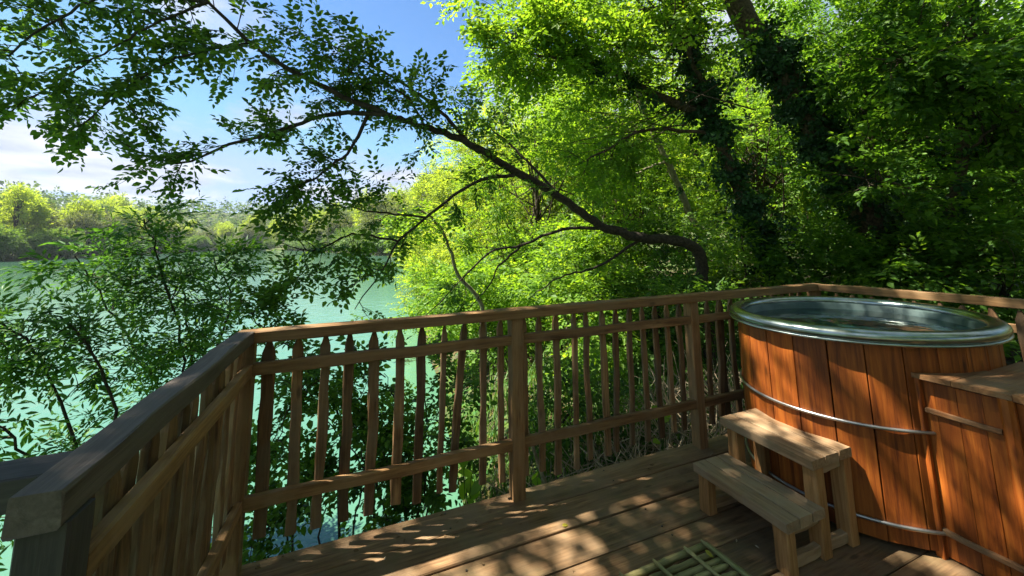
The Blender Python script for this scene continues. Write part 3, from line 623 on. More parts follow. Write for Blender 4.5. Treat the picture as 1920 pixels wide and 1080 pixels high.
# ------------------------------------------------------------------ leaning tree over the water
lt = px(1320, 545, 5.0); lt = empty('leaning_tree', (lt[0], lt[1], gz(lt[0], lt[1])), 'dark leaning tree whose bare limb arches out over the lake', 'tree')
tb = Tubes(); tw = Tubes(); lv = Leaves(T_OVAL)
g0 = np.array(lt.location)
main_l = [g0 - (0, 0, .2), px(1322, 540, 5.0), px(1308, 475, 4.95), px(1275, 452, 4.9), px(1210, 447, 4.8), px(1130, 425, 4.65), px(1060, 375, 4.5), px(960, 318, 4.25), px(860, 260, 3.95), px(780, 232, 3.75), px(720, 213, 3.6)]
limb(tb, main_l, 0.080, 0.026, 60, 10, 0.009, 0.08)
G = {}
def gl(name, pts, r0, r1): G[name] = np.array([px(*p) for p in pts]); limb(tb, G[name], r0, r1, 22, 6, 0.006)
gl('up', [(725, 215, 3.6), (640, 180, 3.5), (540, 130, 3.4), (470, 80, 3.3), (390, 5, 3.2), (310, -60, 3.1)], .028, .010)
gl('mid', [(730, 216, 3.6), (620, 213, 3.5), (540, 240, 3.4), (440, 268, 3.3), (340, 305, 3.2), (285, 300, 3.15)], .024, .005)
gl('dr', [(690, 216, 3.58), (655, 280, 3.5), (610, 320, 3.45), (560, 352, 3.4), (500, 380, 3.3)], .018, .004)
gl('ris', [(885, 275, 4.0), (820, 205, 3.9), (760, 160, 3.8), (680, 115, 3.7), (600, 75, 3.6)], .022, .006)
gl('ris2', [(800, 240, 3.8), (760, 180, 3.7), (700, 150, 3.6), (640, 130, 3.5)], .014, .005)
gl('ul1', [(390, 5, 3.2), (300, 40, 3.1), (190, 100, 3.0), (60, 185, 2.9)], .014, .004)
gl('ul2', [(390, 5, 3.2), (240, -20, 3.05), (120, 30, 2.95), (0, 110, 2.9), (-80, 130, 2.85)], .014, .004)
gl('ul3', [(470, 80, 3.3), (330, 110, 3.1), (230, 170, 3.0), (140, 250, 2.9)], .012, .004)
gl('ul4', [(310, -60, 3.1), (150, -60, 3.0), (20, 0, 2.9), (-60, 20, 2.9)], .014, .004)
gl('low', [(965, 328, 4.25), (910, 335, 4.15), (850, 365, 4.0), (800, 408, 3.9), (745, 452, 3.8), (722, 500, 3.75), (665, 580, 3.7)], .022, .005)
gl('low2', [(800, 408, 3.9), (720, 400, 3.8), (660, 390, 3.7), (590, 375, 3.6)], .012, .004)
gl('low3', [(745, 452, 3.8), (660, 440, 3.7), (590, 470, 3.6), (520, 455, 3.5)], .012, .004)
gl('fan', [(1130, 428, 4.65), (1050, 430, 4.6), (975, 462, 4.5), (920, 472, 4.4), (860, 530, 4.35), (790, 600, 4.3)], .022, .005)
gl('fan2', [(975, 462, 4.5), (935, 500, 4.5), (920, 530, 4.5), (880, 580, 4.4)], .014, .005)
gl('fan3', [(1200, 450, 4.8), (1120, 500, 4.7), (1050, 520, 4.6), (990, 560, 4.5)], .02, .005)
gl('back', [(1055, 372, 4.5), (985, 300, 4.6), (920, 240, 4.7), (860, 190, 4.7)], .02, .005)
tp = dict(per=5, r=.005, sub=2)
for nm, n_, Lr, t0, kw in (('up', 22, (.3, .65), .12, {}), ('mid', 20, (.22, .42), .1, {}), ('dr', 14, (.2, .4), .2, dict(droop=.5)), ('ris', 15, (.25, .5), .3, dict(lift=.3)), ('ris2', 9, (.25, .45), .2, dict(lift=.3)),
                           ('ul1', 17, (.22, .42), .05, {}), ('ul2', 17, (.22, .45), .05, {}), ('ul3', 17, (.2, .4), .1, dict(droop=.5)), ('ul4', 15, (.22, .45), .05, {}),
                           ('low', 10, (.2, .4), .3, {}), ('low2', 8, (.2, .42), .2, {}), ('low3', 9, (.2, .4), .15, dict(droop=.4)), ('fan', 4, (.2, .4), .5, {}), ('back', 14, (.3, .5), .3, {})):
    twigs(G[nm], n_, Lr, lv, tw, t0=t0, **{**tp, **kw})
twigs(np.array(main_l[5:]), 16, (.25, .55), lv, tw, t0=.2, lift=.2, **tp)
tb.build('trunk', 'bark_grey', lt); stuff(tw.build('twig_growth', 'twig', lt)); lv.build('crown', 'leaf_main', lt, 300)

# pale sapling stem rising beside the leaning tree
sp_ = px(905, 585, 5.2); sp_ = empty('sapling', (sp_[0], sp_[1], gz(sp_[0], sp_[1])), 'slender curved brown sapling stem behind the long railing', 'sapling')
tb = Tubes(); tw = Tubes(); lv = Leaves(T_OVAL)
gs = np.array([np.array(sp_.location), px(905, 585, 5.2), px(858, 515, 5.0), px(840, 455, 4.9), px(815, 415, 4.8), px(790, 395, 4.7)]); limb(tb, gs, .032, .012, 24, 7, .006)
twigs(gs, 14, (.25, .5), lv, tw, t0=.55, **tp); tb.build('trunk', 'bark_pale', sp_); stuff(tw.build('twig_growth', 'twig', sp_)); lv.build('crown', 'leaf_bright', sp_)

# ------------------------------------------------------------------ ivy trees
def ivy_tree(name, label, pts, r0, r1, bark, nivy, iv_t=1.0, limbs=(), crowns=(), leafm='leaf_bright', temps=T_MID, ivs=1.0):
    P = [px(*p) for p in pts]; b0 = P[0].copy(); b0[2] = gz(b0[0], b0[1]); root = empty(name, tuple(b0), label, 'tree')
    tb = Tubes(); tw = Tubes(); lv = Leaves(temps); iv = Leaves(T_IVY)
    q = limb(tb, [b0 - (0, 0, .2)] + P, r0, r1, 40, 12, 0.012, 0.07); R = np.linspace(r0, r1, 40); e = int(40 * iv_t)
    ivy(iv, q[:e], R[:e] * 0.95, nivy, 0.16, ivs)
    for lp, a, b_, nt_, niv in limbs:
        lq = limb(tb, [px(*p) for p in lp], a, b_, 24, 7, 0.012)
        if nt_: twigs(lq[::3], nt_, (.35, .8), lv, tw, t0=.25, per=6, r=.007, sub=2, scale=1.0)
        if niv: ivy(iv, lq, np.linspace(a, b_, 24), niv, 0.08, ivs * .9)
    for rt, c, rad, nc, ns in crowns: crown(lv, tw, px(*rt), px(*c), rad, nc, ns, 0.55)
    tb.build('trunk', bark, root); stuff(tw.build('branch_growth', 'twig', root)); lv.build('crown', leafm, root); iv.build('ivy', 'leaf_ivy', root)
    return root
ivy_tree('ivy_tree', 'ivy covered leaning trunk rising beside the bend of the arching limb', [(1470, 540, 6.2), (1430, 440, 6.1), (1385, 355, 6.0), (1335, 225, 5.9), (1300, 120, 5.9), (1275, 0, 5.9), (1265, -200, 5.9)], .115, .05, 'bark', 2000,
         limbs=[([(1335, 215, 5.9), (1240, 185, 5.8), (1170, 145, 5.7), (1090, 108, 5.6), (1050, 72, 5.6), (920, 62, 5.5)], .075, .012, 30, 260),
                ([(1180, 150, 5.7), (1060, 110, 5.5), (960, 95, 5.3), (880, 85, 5.2)], .03, .008, 20, 0),
                ([(1330, 190, 5.9), (1290, 90, 5.6), (1272, 0, 5.4), (1265, -80, 5.3)], .035, .015, 10, 0),
                ([(1345, 250, 5.9), (1210, 245, 5.6), (1120, 290, 5.4), (1080, 310, 5.3)], .03, .006, 14, 0),
                ([(1300, 75, 5.7), (1190, 90, 5.5), (1090, 60, 5.3), (1000, 10, 5.2)], .022, .006, 18, 0)],
         crowns=[((1290, 60, 5.9), (1080, 60, 6.2), (1.8, 1.6, 1.2), 26, 40), ((1290, 60, 5.9), (1150, -200, 6.0), (2.4, 2.2, 1.4), 18, 36), ((1320, 180, 5.9), (1080, 230, 6.6), (1.7, 1.0, 0.9), 16, 34)])
ivy_tree('ivy_tree', 'thick ivy clad trunk with bare furrowed bark high above the hot tub', [(1720, 560, 6.0), (1655, 455, 6.0), (1570, 300, 6.0), (1490, 175, 6.0), (1405, 50, 6.0), (1365, -30, 6.0), (1300, -200, 6.0)], .21, .15, 'bark', 3800, .72,
         limbs=[([(1560, 290, 6.0), (1640, 180, 5.7), (1720, 60, 5.4), (1760, -80, 5.2)], .06, .02, 22, 100)],
         crowns=[((1330, -150, 6.0), (1560, -120, 5.8), (2.2, 2.2, 1.3), 18, 36), ((1640, 170, 5.7), (1620, 80, 5.6), (1.2, 1.2, 1.0), 16, 34)], leafm='leaf_wood')
ivy_tree('slim_tree', 'slim dark upright stem in the shade above the tub end', [(1760, 470, 5.2), (1775, 410, 5.2), (1800, 320, 5.15), (1812, 200, 5.1), (1822, 80, 5.05), (1826, -80, 5.0)], .075, .045, 'bark', 160, 1.0,
         limbs=[([(1815, 180, 5.1), (1740, 120, 4.9), (1640, 110, 4.7)], .02, .006, 16, 0), ([(1805, 300, 5.1), (1880, 220, 4.9), (1950, 200, 4.8)], .02, .006, 16, 0), ([(1780, 400, 5.2), (1690, 350, 5.0), (1600, 330, 4.8)], .02, .006, 16, 0)],
         crowns=[((1820, 60, 5.1), (1760, 130, 5.0), (1.0, 0.9, 1.0), 22, 34), ((1820, 60, 5.1), (1880, 330, 5.3), (0.7, 0.7, 0.9), 14, 30)], leafm='leaf_wood', temps=T_BROAD)
ivy_tree('pale_tree', 'thin pale trunk glimpsed among bright leaves behind the arching limb', [(1330, 500, 8.5), (1290, 390, 8.5), (1240, 280, 8.5), (1205, 200, 8.5), (1160, 60, 8.5)], .085, .05, 'bark_pale', 60, 1.0,
         limbs=[([(1250, 300, 8.5), (1180, 330, 8.2), (1100, 340, 8.0)], .03, .008, 10, 0)], crowns=[((1200, 180, 8.5), (1150, 160, 8.8), (2.0, 1.6, 2.4), 34, 40)], temps=T_MID)

# tall tree standing behind the deck; its high crown shades the deck and lets round sun flecks through
b0 = np.array([-1.9, -2.6, gz(-1.9, -2.6)]); tall = empty('tall_tree', tuple(b0), 'tall tree spreading its high crown over the deck', 'tree')
tb = Tubes(); tw = Tubes(); lv = Leaves(T_BIG)
limb(tb, [b0 - (0, 0, .3), (-1.8, -2.2, 2.5), (-1.7, -1.0, 5.0), (-1.8, 0.6, 6.6), (-2.0, 2.2, 7.8)], .26, .08, 30, 12, .02, .05)
for c, rad, nc, ns in (((-2.9, 3.4, 7.4), (3.6, 2.4, 1.0), 118, 30), ((-1.0, 1.2, 7.8), (3.2, 2.4, 1.0), 56, 30), ((1.6, -0.8, 7.4), (3.2, 2.4, 1.0), 56, 30), ((2.6, 1.6, 8.2), (2.4, 2.0, .9), 36, 28), ((-4.6, 1.6, 7.0), (2.0, 2.0, .9), 18, 26)):
    crown(lv, tw, (-1.8, .8, 6.8), c, rad, nc, ns, .75, twr=.03)
tb.build('trunk', 'bark', tall); stuff(tw.build('branch_growth', 'twig', tall)); lv.build('crown', 'leaf_main', tall)

for x, y, lab in ((-3.6, -5.5, 'added unseen leafy tree blocking sky light left of the tall tree behind the deck'), (1.0, -6.0, 'added unseen leafy tree blocking sky light straight behind the deck'), (4.8, -5.0, 'added unseen leafy tree blocking sky light at the far back corner of the deck'), (7.0, -1.5, 'added unseen leafy tree blocking sky light beside the wooded end of the deck')):  # unseen trees added behind and beside the deck to block sky light
    b0 = np.array([x, y, gz(x, y)]); back = empty('added_shade_tree', tuple(b0), lab, 'tree'); tb = Tubes(); tw = Tubes(); lv = Leaves(T_BIG)
    limb(tb, [b0 - (0, 0, .3), b0 + (0, .1, 2.5), b0 + (.2, .4, 6.0)], .16, .06, 16, 8, .02)
    crown(lv, tw, b0 + (0, .1, 3.4), b0 + (0, .2, 4.6), (2.6, 2.2, 4.2), 60, 34, .85, 1.3, twr=.03)
    tb.build('trunk', 'bark', back); stuff(tw.build('branch_growth', 'twig', back)); lv.build('crown', 'leaf_main', back)
# ------------------------------------------------------------------ trees and shrubs of the wood
def plain_tree(name, label, u, d, zc, rad, nc, ns, mat='leaf_bright', temps=T_MID, r=.10, scale=1.0, group=None, cr=.6, lean=0.0, vg=560, cat='tree'):
    b0 = px(u, vg, d); b0[2] = gz(b0[0], b0[1]); root = empty(name, tuple(b0), label, cat, group)
    c = b0 + np.array([lean * rng.normal(), lean * rng.normal(), 0]); c[2] = zc
    tb = Tubes(); lv = Leaves(temps); top = c + (0, 0, rad[2] * .7)
    limb(tb, [b0 - (0, 0, .2), b0 * .5 + c * .5 + rng.normal(0, .12, 3), c, top], r, r * .25, 18, 8, .02)
    tb.build('trunk', 'bark_grey', root); tw = Tubes(); crown(lv, tw, b0 * .35 + c * .65, c, rad, nc, ns, cr, scale, twr=r * .25)
    stuff(tw.build('branch_growth', 'twig', root)); lv.build('crown', mat, root); return root
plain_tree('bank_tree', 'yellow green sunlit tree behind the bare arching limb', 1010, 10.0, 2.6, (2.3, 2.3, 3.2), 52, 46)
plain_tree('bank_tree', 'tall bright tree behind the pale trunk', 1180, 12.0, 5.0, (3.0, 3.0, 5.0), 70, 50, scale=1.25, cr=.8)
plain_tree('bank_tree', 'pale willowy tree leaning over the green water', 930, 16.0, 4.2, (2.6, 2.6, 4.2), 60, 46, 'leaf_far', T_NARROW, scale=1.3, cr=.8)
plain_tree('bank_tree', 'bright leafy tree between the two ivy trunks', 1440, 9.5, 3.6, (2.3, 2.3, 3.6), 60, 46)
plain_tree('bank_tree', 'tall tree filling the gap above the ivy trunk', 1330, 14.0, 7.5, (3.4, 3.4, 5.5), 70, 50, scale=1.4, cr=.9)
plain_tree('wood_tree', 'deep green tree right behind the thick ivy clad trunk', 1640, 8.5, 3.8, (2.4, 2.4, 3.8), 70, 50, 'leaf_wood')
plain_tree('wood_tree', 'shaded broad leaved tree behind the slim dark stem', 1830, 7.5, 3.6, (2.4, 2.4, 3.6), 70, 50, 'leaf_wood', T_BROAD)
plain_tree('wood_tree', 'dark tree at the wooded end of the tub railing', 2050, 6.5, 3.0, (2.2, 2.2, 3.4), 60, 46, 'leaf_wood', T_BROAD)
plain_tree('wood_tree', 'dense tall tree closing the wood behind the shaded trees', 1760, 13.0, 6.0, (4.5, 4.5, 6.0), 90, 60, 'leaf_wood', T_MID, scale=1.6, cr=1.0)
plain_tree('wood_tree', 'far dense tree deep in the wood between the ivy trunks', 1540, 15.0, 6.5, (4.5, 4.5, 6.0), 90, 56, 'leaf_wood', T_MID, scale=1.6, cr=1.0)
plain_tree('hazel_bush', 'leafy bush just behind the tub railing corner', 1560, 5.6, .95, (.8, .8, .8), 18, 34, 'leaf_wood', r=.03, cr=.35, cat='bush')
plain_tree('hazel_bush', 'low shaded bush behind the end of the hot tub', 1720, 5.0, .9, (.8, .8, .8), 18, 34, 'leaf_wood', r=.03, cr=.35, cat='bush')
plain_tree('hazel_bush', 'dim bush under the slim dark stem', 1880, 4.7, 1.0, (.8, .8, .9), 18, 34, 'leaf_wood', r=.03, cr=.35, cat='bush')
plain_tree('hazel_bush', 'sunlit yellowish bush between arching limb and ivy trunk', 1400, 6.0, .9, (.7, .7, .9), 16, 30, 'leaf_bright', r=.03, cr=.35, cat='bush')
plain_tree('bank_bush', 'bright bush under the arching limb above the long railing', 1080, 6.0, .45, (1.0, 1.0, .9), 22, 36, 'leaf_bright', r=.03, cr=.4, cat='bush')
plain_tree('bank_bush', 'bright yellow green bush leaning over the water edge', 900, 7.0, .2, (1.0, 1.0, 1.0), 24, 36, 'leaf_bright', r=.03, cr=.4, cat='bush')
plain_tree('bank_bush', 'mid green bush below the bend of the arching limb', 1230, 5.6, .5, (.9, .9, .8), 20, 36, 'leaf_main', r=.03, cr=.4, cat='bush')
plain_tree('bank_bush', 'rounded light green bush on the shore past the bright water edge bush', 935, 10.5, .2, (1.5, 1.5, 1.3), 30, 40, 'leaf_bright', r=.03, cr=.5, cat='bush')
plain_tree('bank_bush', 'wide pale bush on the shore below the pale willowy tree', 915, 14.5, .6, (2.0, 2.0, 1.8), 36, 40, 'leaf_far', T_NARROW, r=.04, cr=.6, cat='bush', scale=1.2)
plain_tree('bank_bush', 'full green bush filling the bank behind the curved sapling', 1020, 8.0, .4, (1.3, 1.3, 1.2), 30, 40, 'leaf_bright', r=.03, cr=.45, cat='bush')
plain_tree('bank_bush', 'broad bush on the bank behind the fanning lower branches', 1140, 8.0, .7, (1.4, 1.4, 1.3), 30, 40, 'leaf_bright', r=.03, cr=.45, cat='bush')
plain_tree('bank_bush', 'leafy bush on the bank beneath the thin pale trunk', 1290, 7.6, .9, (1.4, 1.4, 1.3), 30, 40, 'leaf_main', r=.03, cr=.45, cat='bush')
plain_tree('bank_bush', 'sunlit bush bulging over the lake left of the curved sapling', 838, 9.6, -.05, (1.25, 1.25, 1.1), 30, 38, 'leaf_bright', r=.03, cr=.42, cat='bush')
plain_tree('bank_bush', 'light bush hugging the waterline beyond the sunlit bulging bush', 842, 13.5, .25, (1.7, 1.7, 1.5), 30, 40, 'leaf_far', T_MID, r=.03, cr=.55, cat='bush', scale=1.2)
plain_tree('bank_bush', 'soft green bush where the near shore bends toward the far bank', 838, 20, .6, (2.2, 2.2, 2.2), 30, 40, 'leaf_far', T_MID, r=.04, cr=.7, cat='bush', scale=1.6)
plain_tree('bank_bush', 'leafy shrub half hiding the foot of the leaning tree', 1300, 4.6, .55, (.5, .5, .55), 14, 26, 'leaf_main', T_OVAL, r=.02, cr=.28, cat='bush')
plain_tree('bank_bush', 'leafy shrub pressing against the pales under the middle post', 1060, 3.7, -.15, (.55, .45, .55), 14, 24, 'leaf_main', T_OVAL, r=.02, cr=.28, cat='bush')
plain_tree('bank_bush', 'twiggy shrub growing at the water edge below the rail', 800, 3.6, -.35, (.6, .5, .7), 13, 18, 'leaf_main', T_OVAL, r=.02, cr=.28, cat='bush')

# water-side willow bushes left of the corner
def stem_bush(name, label, stems, mat, temps, n_, Lr, r=.016, cat='bush', **kw):
    P0 = px(*stems[0][0]); root = empty(name, (P0[0], P0[1], min(gz(P0[0], P0[1]), P0[2])), label, cat)
    tb = Tubes(); tw = Tubes(); lv = Leaves(temps)
    for s in stems:
        g = np.array([px(*p) for p in s]); gb = g[0].copy(); gb[2] = gz(gb[0], gb[1]) - .1
        g = np.vstack([gb, g]); limb(tb, g, r, r * .3, 24, 6, .01); twigs(g, n_, Lr, lv, tw, t0=.3, per=5, r=.0045, sub=2, **kw)
    tb.build('stem', 'bark_grey', root); stuff(tw.build('twig_growth', 'twig', root)); lv.build('foliage', mat, root, 300); return root
stem_bush('willow_bush', 'tall leafy willow bush standing in water beyond the railing corner', [[(330, 800, 3.6), (345, 650, 3.5), (300, 500, 3.4), (270, 410, 3.3)], [(380, 820, 3.6), (400, 680, 3.5), (430, 560, 3.5), (400, 480, 3.4)], [(300, 800, 3.5), (250, 650, 3.4), (180, 540, 3.3), (140, 480, 3.2)], [(360, 780, 3.6), (350, 600, 3.6), (340, 520, 3.6)]], 'leaf_willow', T_WILLOW, 24, (.18, .36), droop=.3)
stem_bush('willow_bush', 'dark willow bush overhanging water beside the grey handrail', [[(150, 1000, 2.8), (130, 800, 2.7), (60, 650, 2.6), (-20, 590, 2.5)], [(200, 950, 2.8), (220, 780, 2.8), (160, 640, 2.7), (90, 580, 2.7)], [(90, 1000, 2.6), (40, 850, 2.5), (-40, 720, 2.4)]], 'leaf_willow', T_WILLOW, 16, (.18, .36), droop=.3)
stem_bush('water_shrub', 'thin shrub with sparse leaves rising from the lake behind the long rail', [[(560, 800, 3.4), (500, 640, 3.3), (520, 560, 3.3), (570, 510, 3.3)], [(640, 820, 3.2), (600, 700, 3.2), (500, 620, 3.2), (450, 560, 3.2)], [(700, 900, 3.0), (640, 760, 3.0), (560, 680, 3.0)]], 'leaf_main', T_OVAL, 9, (.12, .26), r=.012)
stem_bush('water_shrub', 'tangled shrub seen through the pales over pale water', [[(720, 960, 2.9), (640, 820, 2.9), (560, 720, 2.9)], [(800, 930, 3.0), (760, 800, 3.0), (720, 700, 3.0)], [(600, 1020, 2.7), (560, 900, 2.75), (500, 820, 2.8)], [(870, 900, 3.2), (820, 780, 3.2), (840, 680, 3.3)], [(540, 1040, 2.7), (520, 940, 2.7), (470, 880, 2.75)], [(660, 1000, 2.75), (690, 880, 2.8), (640, 760, 2.85)], [(480, 1060, 2.6), (500, 900, 2.65), (540, 760, 2.7)], [(760, 950, 2.9), (700, 820, 3.0), (650, 690, 3.1)]], 'leaf_main', T_OVAL, 9, (.14, .34), r=.009)

# ------------------------------------------------------------------ undergrowth on the bank
tb = Tubes()
for _ in range(1000):
    x = rng.uniform(1.0, 3.7); y = rng.uniform(2.36, 3.3); z = gz(x, y); a = rng.uniform(0, 6.28); Ln = rng.uniform(.15, .6); el = rng.uniform(-.1, 1.2)
    d = np.array([math.cos(a) * math.cos(el), math.sin(a) * math.cos(el), math.sin(el)]); p = np.array([x, y, z + rng.uniform(0, .35)])
    tb.add([p, p + d * Ln * .5 + rng.normal(0, .03, 3), p + d * Ln], [.006, .0048, .002], 4)
tag(tb.build('dry_twigs', 'dry'), 'tangle of dry pale twigs on the bank behind the pales', 'twigs', kind='stuff')
def blades(n_, x0, x1, y0, y1, h0, h1):
    x = rng.uniform(x0, x1, n_); y = rng.uniform(y0, y1, n_); z = ground_z(np.column_stack([x, y])); k = z > WZ - .02; x, y, z = x[k], y[k], z[k]; n_ = len(x)
    a = rng.uniform(0, 6.28, n_); h = rng.uniform(h0, h1, n_); dr = np.column_stack([np.cos(a), np.sin(a), np.zeros(n_)]); sd_ = np.column_stack([-np.sin(a), np.cos(a), np.zeros(n_)])
    B = np.column_stack([x, y, z]); wv = (.006 * rng.uniform(.7, 1.8, n_))[:, None]; up = np.array([0, 0, 1.0])
    m1 = B + dr * (h * .18)[:, None] + up * (h * .6)[:, None]; tp_ = B + dr * (h * .55)[:, None] + up * (h * .95)[:, None]
    V = np.stack([B - sd_ * wv, B + sd_ * wv, m1 + sd_ * wv * .8, m1 - sd_ * wv * .8, tp_], 1).reshape(-1, 3); o5 = np.arange(n_)[:, None] * 5
    return V, o5 + np.array([0, 1, 2, 3]), o5 + np.array([3, 2, 4])
V, Q, T3 = blades(2200, .9, 4.2, 2.9, 5.5, .15, .55)
tag(link('grass', mesh_np('grass', V, [Q, T3], rnd=np.concatenate([rng.random(len(Q)), rng.random(len(T3))])), 'grass'), 'rough green grass on the bank beyond the deck edge', 'grass', kind='stuff')
def leafy_plant(name, label, u, v, n_, ll):
    p = at_y(u, v, 2.52); z = gz(p[0], p[1]); root = empty(name, (p[0], p[1], z), label, 'plant'); b0 = np.array([p[0], p[1], z])
    for i in range(n_):
        a = rng.uniform(0, 6.28); el = rng.uniform(.5, 1.3); d = np.array([math.cos(a) * math.cos(el), math.sin(a) * math.cos(el), math.sin(el)]); hgt = max(.15, p[2] - z) * rng.uniform(.5, 1.05)
        s0 = b0 + (rng.normal(0, .04), rng.normal(0, .03), hgt); tb = Tubes(); tb.add([b0, (b0 + s0) / 2 + rng.normal(0, .02, 3), s0], [.005, .004, .002], 5); so = tb.build('stem', 'grass', root)
        W_ = ll * .28; nn = nrm(np.cross(d, rand_dir(1)[0])); up = np.cross(nn, d); q = [s0 + d * ll * t_ - np.array([0, 0, ll * .35 * t_ * t_]) for t_ in (0, .3, .6, .85, 1)]
        V = []; wd = [.15, .9, 1, .6, .02]
        for k, c in enumerate(q): V += [c - nn * W_ * wd[k] + up * W_ * .25 * wd[k], c, c + nn * W_ * wd[k] + up * W_ * .25 * wd[k]]
        F = [(3 * k + j, 3 * k + j + 1, 3 * k + j + 4, 3 * k + j + 3) for k in range(4) for j in (0, 1)]
        link('leaf', mesh_np('leaf', V, [np.array(F)], True, np.full(8, rng.uniform(.4, 1))), 'leaf_bright', so, Matrix.Identity(4))
leafy_plant('broad_leaf_plant', 'leafy green plant at the deck edge before the middle post', 885, 870, 12, .13)
leafy_plant('broad_leaf_plant', 'small green plant right beside the foot of the middle post', 1025, 885, 7, .10)
leafy_plant('broad_leaf_plant', 'green leaves catching sun behind the pales near the round post', 1240, 775, 6, .10)
sk = at_y(1010, 830, 2.5)
tb = Tubes(); tb.add(spline([at_y(1022, 905, 2.42), at_y(1003, 850, 2.45), at_y(988, 800, 2.5)], 8), np.linspace(.014, .008, 8), 7, .08)
tag(tb.build('cut_stake', 'bark_pale'), 'pale peeled stake leaning beside the middle post', 'stake')

# ------------------------------------------------------------------ far shore
def far_proto(h, rad, nc, ns, mat, temps=T_FAR, scale=1.0, open_=False):
    lv = Leaves(temps); tb = Tubes(); limb(tb, [(0, 0, -1), (0.2, 0, h * .4), (0, .2, h * .92)], h * .012 + .06, .04, 10, 6, .05)
    c = np.array([0, 0, h * .56]); R = np.array([rad, rad, h * .42])
    for i in range(nc):
        d = rand_dir(1)[0]; cc = c + d * R * rng.uniform(.45, .95); k = int(ns * rng.uniform(.6, 1.3)); e = rand_dir(k); s = rad * .36 * rng.uniform(.7, 1.3)
        lv.add(cc + e * s * (rng.random((k, 1)) ** .4), nrm(e + .3 * d), e * .5 + np.array([0, 0, .6]), scale)
        tb.add(spline([(0, 0, h * rng.uniform(.15, .5)), c * .5 + cc * .5, cc], 5), np.linspace(.10, .03, 5), 4)
    return (mesh_np('far_trunk', np.concatenate(tb.V), [np.concatenate(tb.F)], True), mesh_np('far_crown', np.concatenate(lv.V), [np.concatenate(lv.F)], False, np.concatenate(lv.R)), mat)
PR = {'lime': far_proto(17, 5.5, 60, 42, 'leaf_far'), 'lime2': far_proto(20, 5, 60, 42, 'leaf_far'), 'dark': far_proto(17, 6.5, 60, 44, 'leaf_far_dark'), 'olive': far_proto(15, 5.5, 54, 40, 'leaf_far_olive'), 'poplar': far_proto(24, 3.2, 46, 26, 'leaf_far', scale=.8), 'open': far_proto(24, 6, 30, 22, 'leaf_far_olive', scale=.7), 'bush': far_proto(6, 4.5, 40, 36, 'leaf_far_bush')}
LAB = {'lime': ('shore_tree', 'yellow green rounded tree', 'tree', 'yellow green trees'), 'lime2': ('shore_tree', 'tall light green tree', 'tree', 'tall light green trees'),
       'dark': ('shore_tree', 'dark green rounded tree', 'tree', 'dark green trees'), 'olive': ('shore_tree', 'greyish olive tree', 'tree', 'olive trees'),
       'poplar': ('poplar_tree', 'narrow upright poplar', 'tree', 'poplars'), 'open': ('airy_tree', 'tall airy open tree', 'tree', 'airy trees'), 'bush': ('shore_bush', 'low rounded green bush', 'bush', 'low green bushes')}
def far_tree(kind, x, y, s, where):
    nm, lab, cat, grp = LAB[kind]; lab += ' ' + where; grp += ' ' + where; sz = None; o_ = empty(nm, (x, y, gz(x, y)), lab, cat, grp); tm, cm, mt = PR[kind]
    mw = Matrix.Rotation(rng.uniform(0, 6.28), 4, 'Z') @ Matrix.Diagonal((s, s, sz or s, 1))
    for n2, me, m2 in (('trunk', tm, 'bark_grey'), ('crown', cm, mt)):
        if not me.materials: me.materials.append(MATS[m2])
        c = bpy.data.objects.new(n2, me); col.objects.link(c); c.parent = o_; c.matrix_basis = mw
def along(pts, step):
    pts = np.array(pts, float); seg = np.linalg.norm(np.diff(pts, axis=0), axis=1); cum = np.concatenate([[0], np.cumsum(seg)]); s = np.arange(step * .3, cum[-1], step)
    return np.column_stack([np.interp(s, cum, pts[:, 0]), np.interp(s, cum, pts[:, 1])])
shore = [(-100, 40), (-86, 62), (-68, 109), (-66, 127), (-68, 160), (-69, 243), (-28, 200), (-10, 140), (2, 100), (7.5, 80), (8.5, 62), (6.2, 44)]
for kind_set, off, step, sr, where in ((('bush', 'bush', 'bush', 'olive'), 1.2, 5.5, (.8, 1.2), 'overhanging the far waterline'), (('lime', 'lime2', 'olive', 'lime', 'poplar'), 7, 8.5, (.75, 1.15), 'just behind the far waterline bushes'), (('lime', 'dark', 'lime2', 'dark'), 17, 11, (.85, 1.25), 'in the second row of far shore trees'), (('dark', 'dark', 'olive', 'lime2', 'open'), 32, 14, (1.0, 1.35), 'rising above the rows of far shore trees')):
    pts = along(shore, step); T = nrm(np.gradient(pts, axis=0)); nrm_out = np.column_stack([-T[:, 1], T[:, 0]])
    for p, no in zip(pts, nrm_out):
        q = p + no * off + rng.normal(0, 2.0 if off > 3 else .6, 2)
        if lake_dist(q[None])[0] < .5: q = p - no * off
        if lake_dist(q[None])[0] < .5: continue
        pu = 960 + FPX * ((np.array([q[0], q[1], 0]) - CAM) @ CR) / max(1, (np.array([q[0], q[1], 0]) - CAM) @ CF)
        if pu < -250 or pu > 1000: continue
        far_tree(kind_set[rng.integers(0, len(kind_set))], q[0], q[1], rng.uniform(*sr) * (.74 if off < 20 else .84), where)
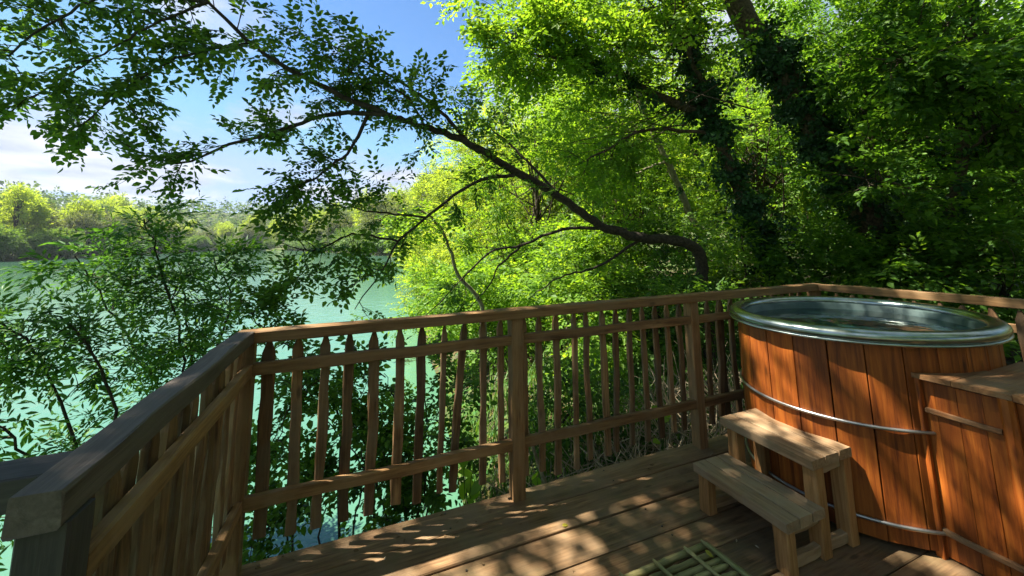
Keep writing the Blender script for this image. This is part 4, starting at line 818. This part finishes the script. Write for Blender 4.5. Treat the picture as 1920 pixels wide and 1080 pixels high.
# trees of the near right-hand shore, closing the view to the far bank
for kind, u, d, s in (('lime', 850, 42, .55), ('lime2', 905, 34, .5), ('olive', 815, 66, .62), ('poplar', 965, 30, .5), ('lime', 1010, 26, .5), ('lime2', 1090, 24, .55), ('dark', 1180, 26, .6), ('lime', 1280, 24, .6), ('dark', 1400, 24, .6), ('dark', 1550, 24, .65), ('dark', 1720, 22, .65), ('dark', 1900, 20, .65), ('lime2', 1350, 34, .8), ('lime', 880, 60, .75), ('lime2', 830, 75, .8), ('lime', 790, 92, .85)):
    p = px(u, 500, d)
    if lake_dist(p[None, :2])[0] < 1: p = p + CR * 3
    far_tree(kind, p[0], p[1], s, 'on the near wooded shore behind the arching limb')
# wooded hill far behind the shore: crowns merge into one mass
lv = Leaves(T_FAR); a = np.radians(rng.uniform(-75, 40, 5200)); R = rng.uniform(300, 420, 5200); P = np.column_stack([np.sin(a) * R, np.cos(a) * R]); k = lake_dist(P) > 60; P = P[k]
z = ground_z(P) + rng.uniform(0, 9, len(P)); lv.add(np.column_stack([P, z]), rand_dir(len(P)), None, 5.0)
tag(lv.build('far_wood', 'leaf_far_dark'), 'dark wooded ridge far behind the lake shore trees', 'woodland', kind='stuff')

# ------------------------------------------------------------------ air
m, t, n, l, o = new_mat('air')
vp = n('ShaderNodeVolumePrincipled'); vp.inputs['Color'].default_value = (0.80, 0.88, 1.0, 1); vp.inputs['Density'].default_value = 0.00017; vp.inputs['Anisotropy'].default_value = 0.2
l(vp.outputs[0], o.inputs['Volume'])
hb = 1300; zt = float(max(70, ground_z(GP).max() + 60)); zb = float(ground_z(GP).min() - 1)
hv = [(x, y, z) for z in (zb, zt) for x, y in ((-hb, -hb), (hb, -hb), (hb, hb), (-hb, hb))]
tag(link('haze', mesh_np('haze', hv, [np.array([(3, 2, 1, 0), (4, 5, 6, 7), (0, 1, 5, 4), (1, 2, 6, 5), (2, 3, 7, 6), (3, 0, 4, 7)])]), 'air'), 'faint summer haze over the lake and far shore', 'haze', kind='stuff')
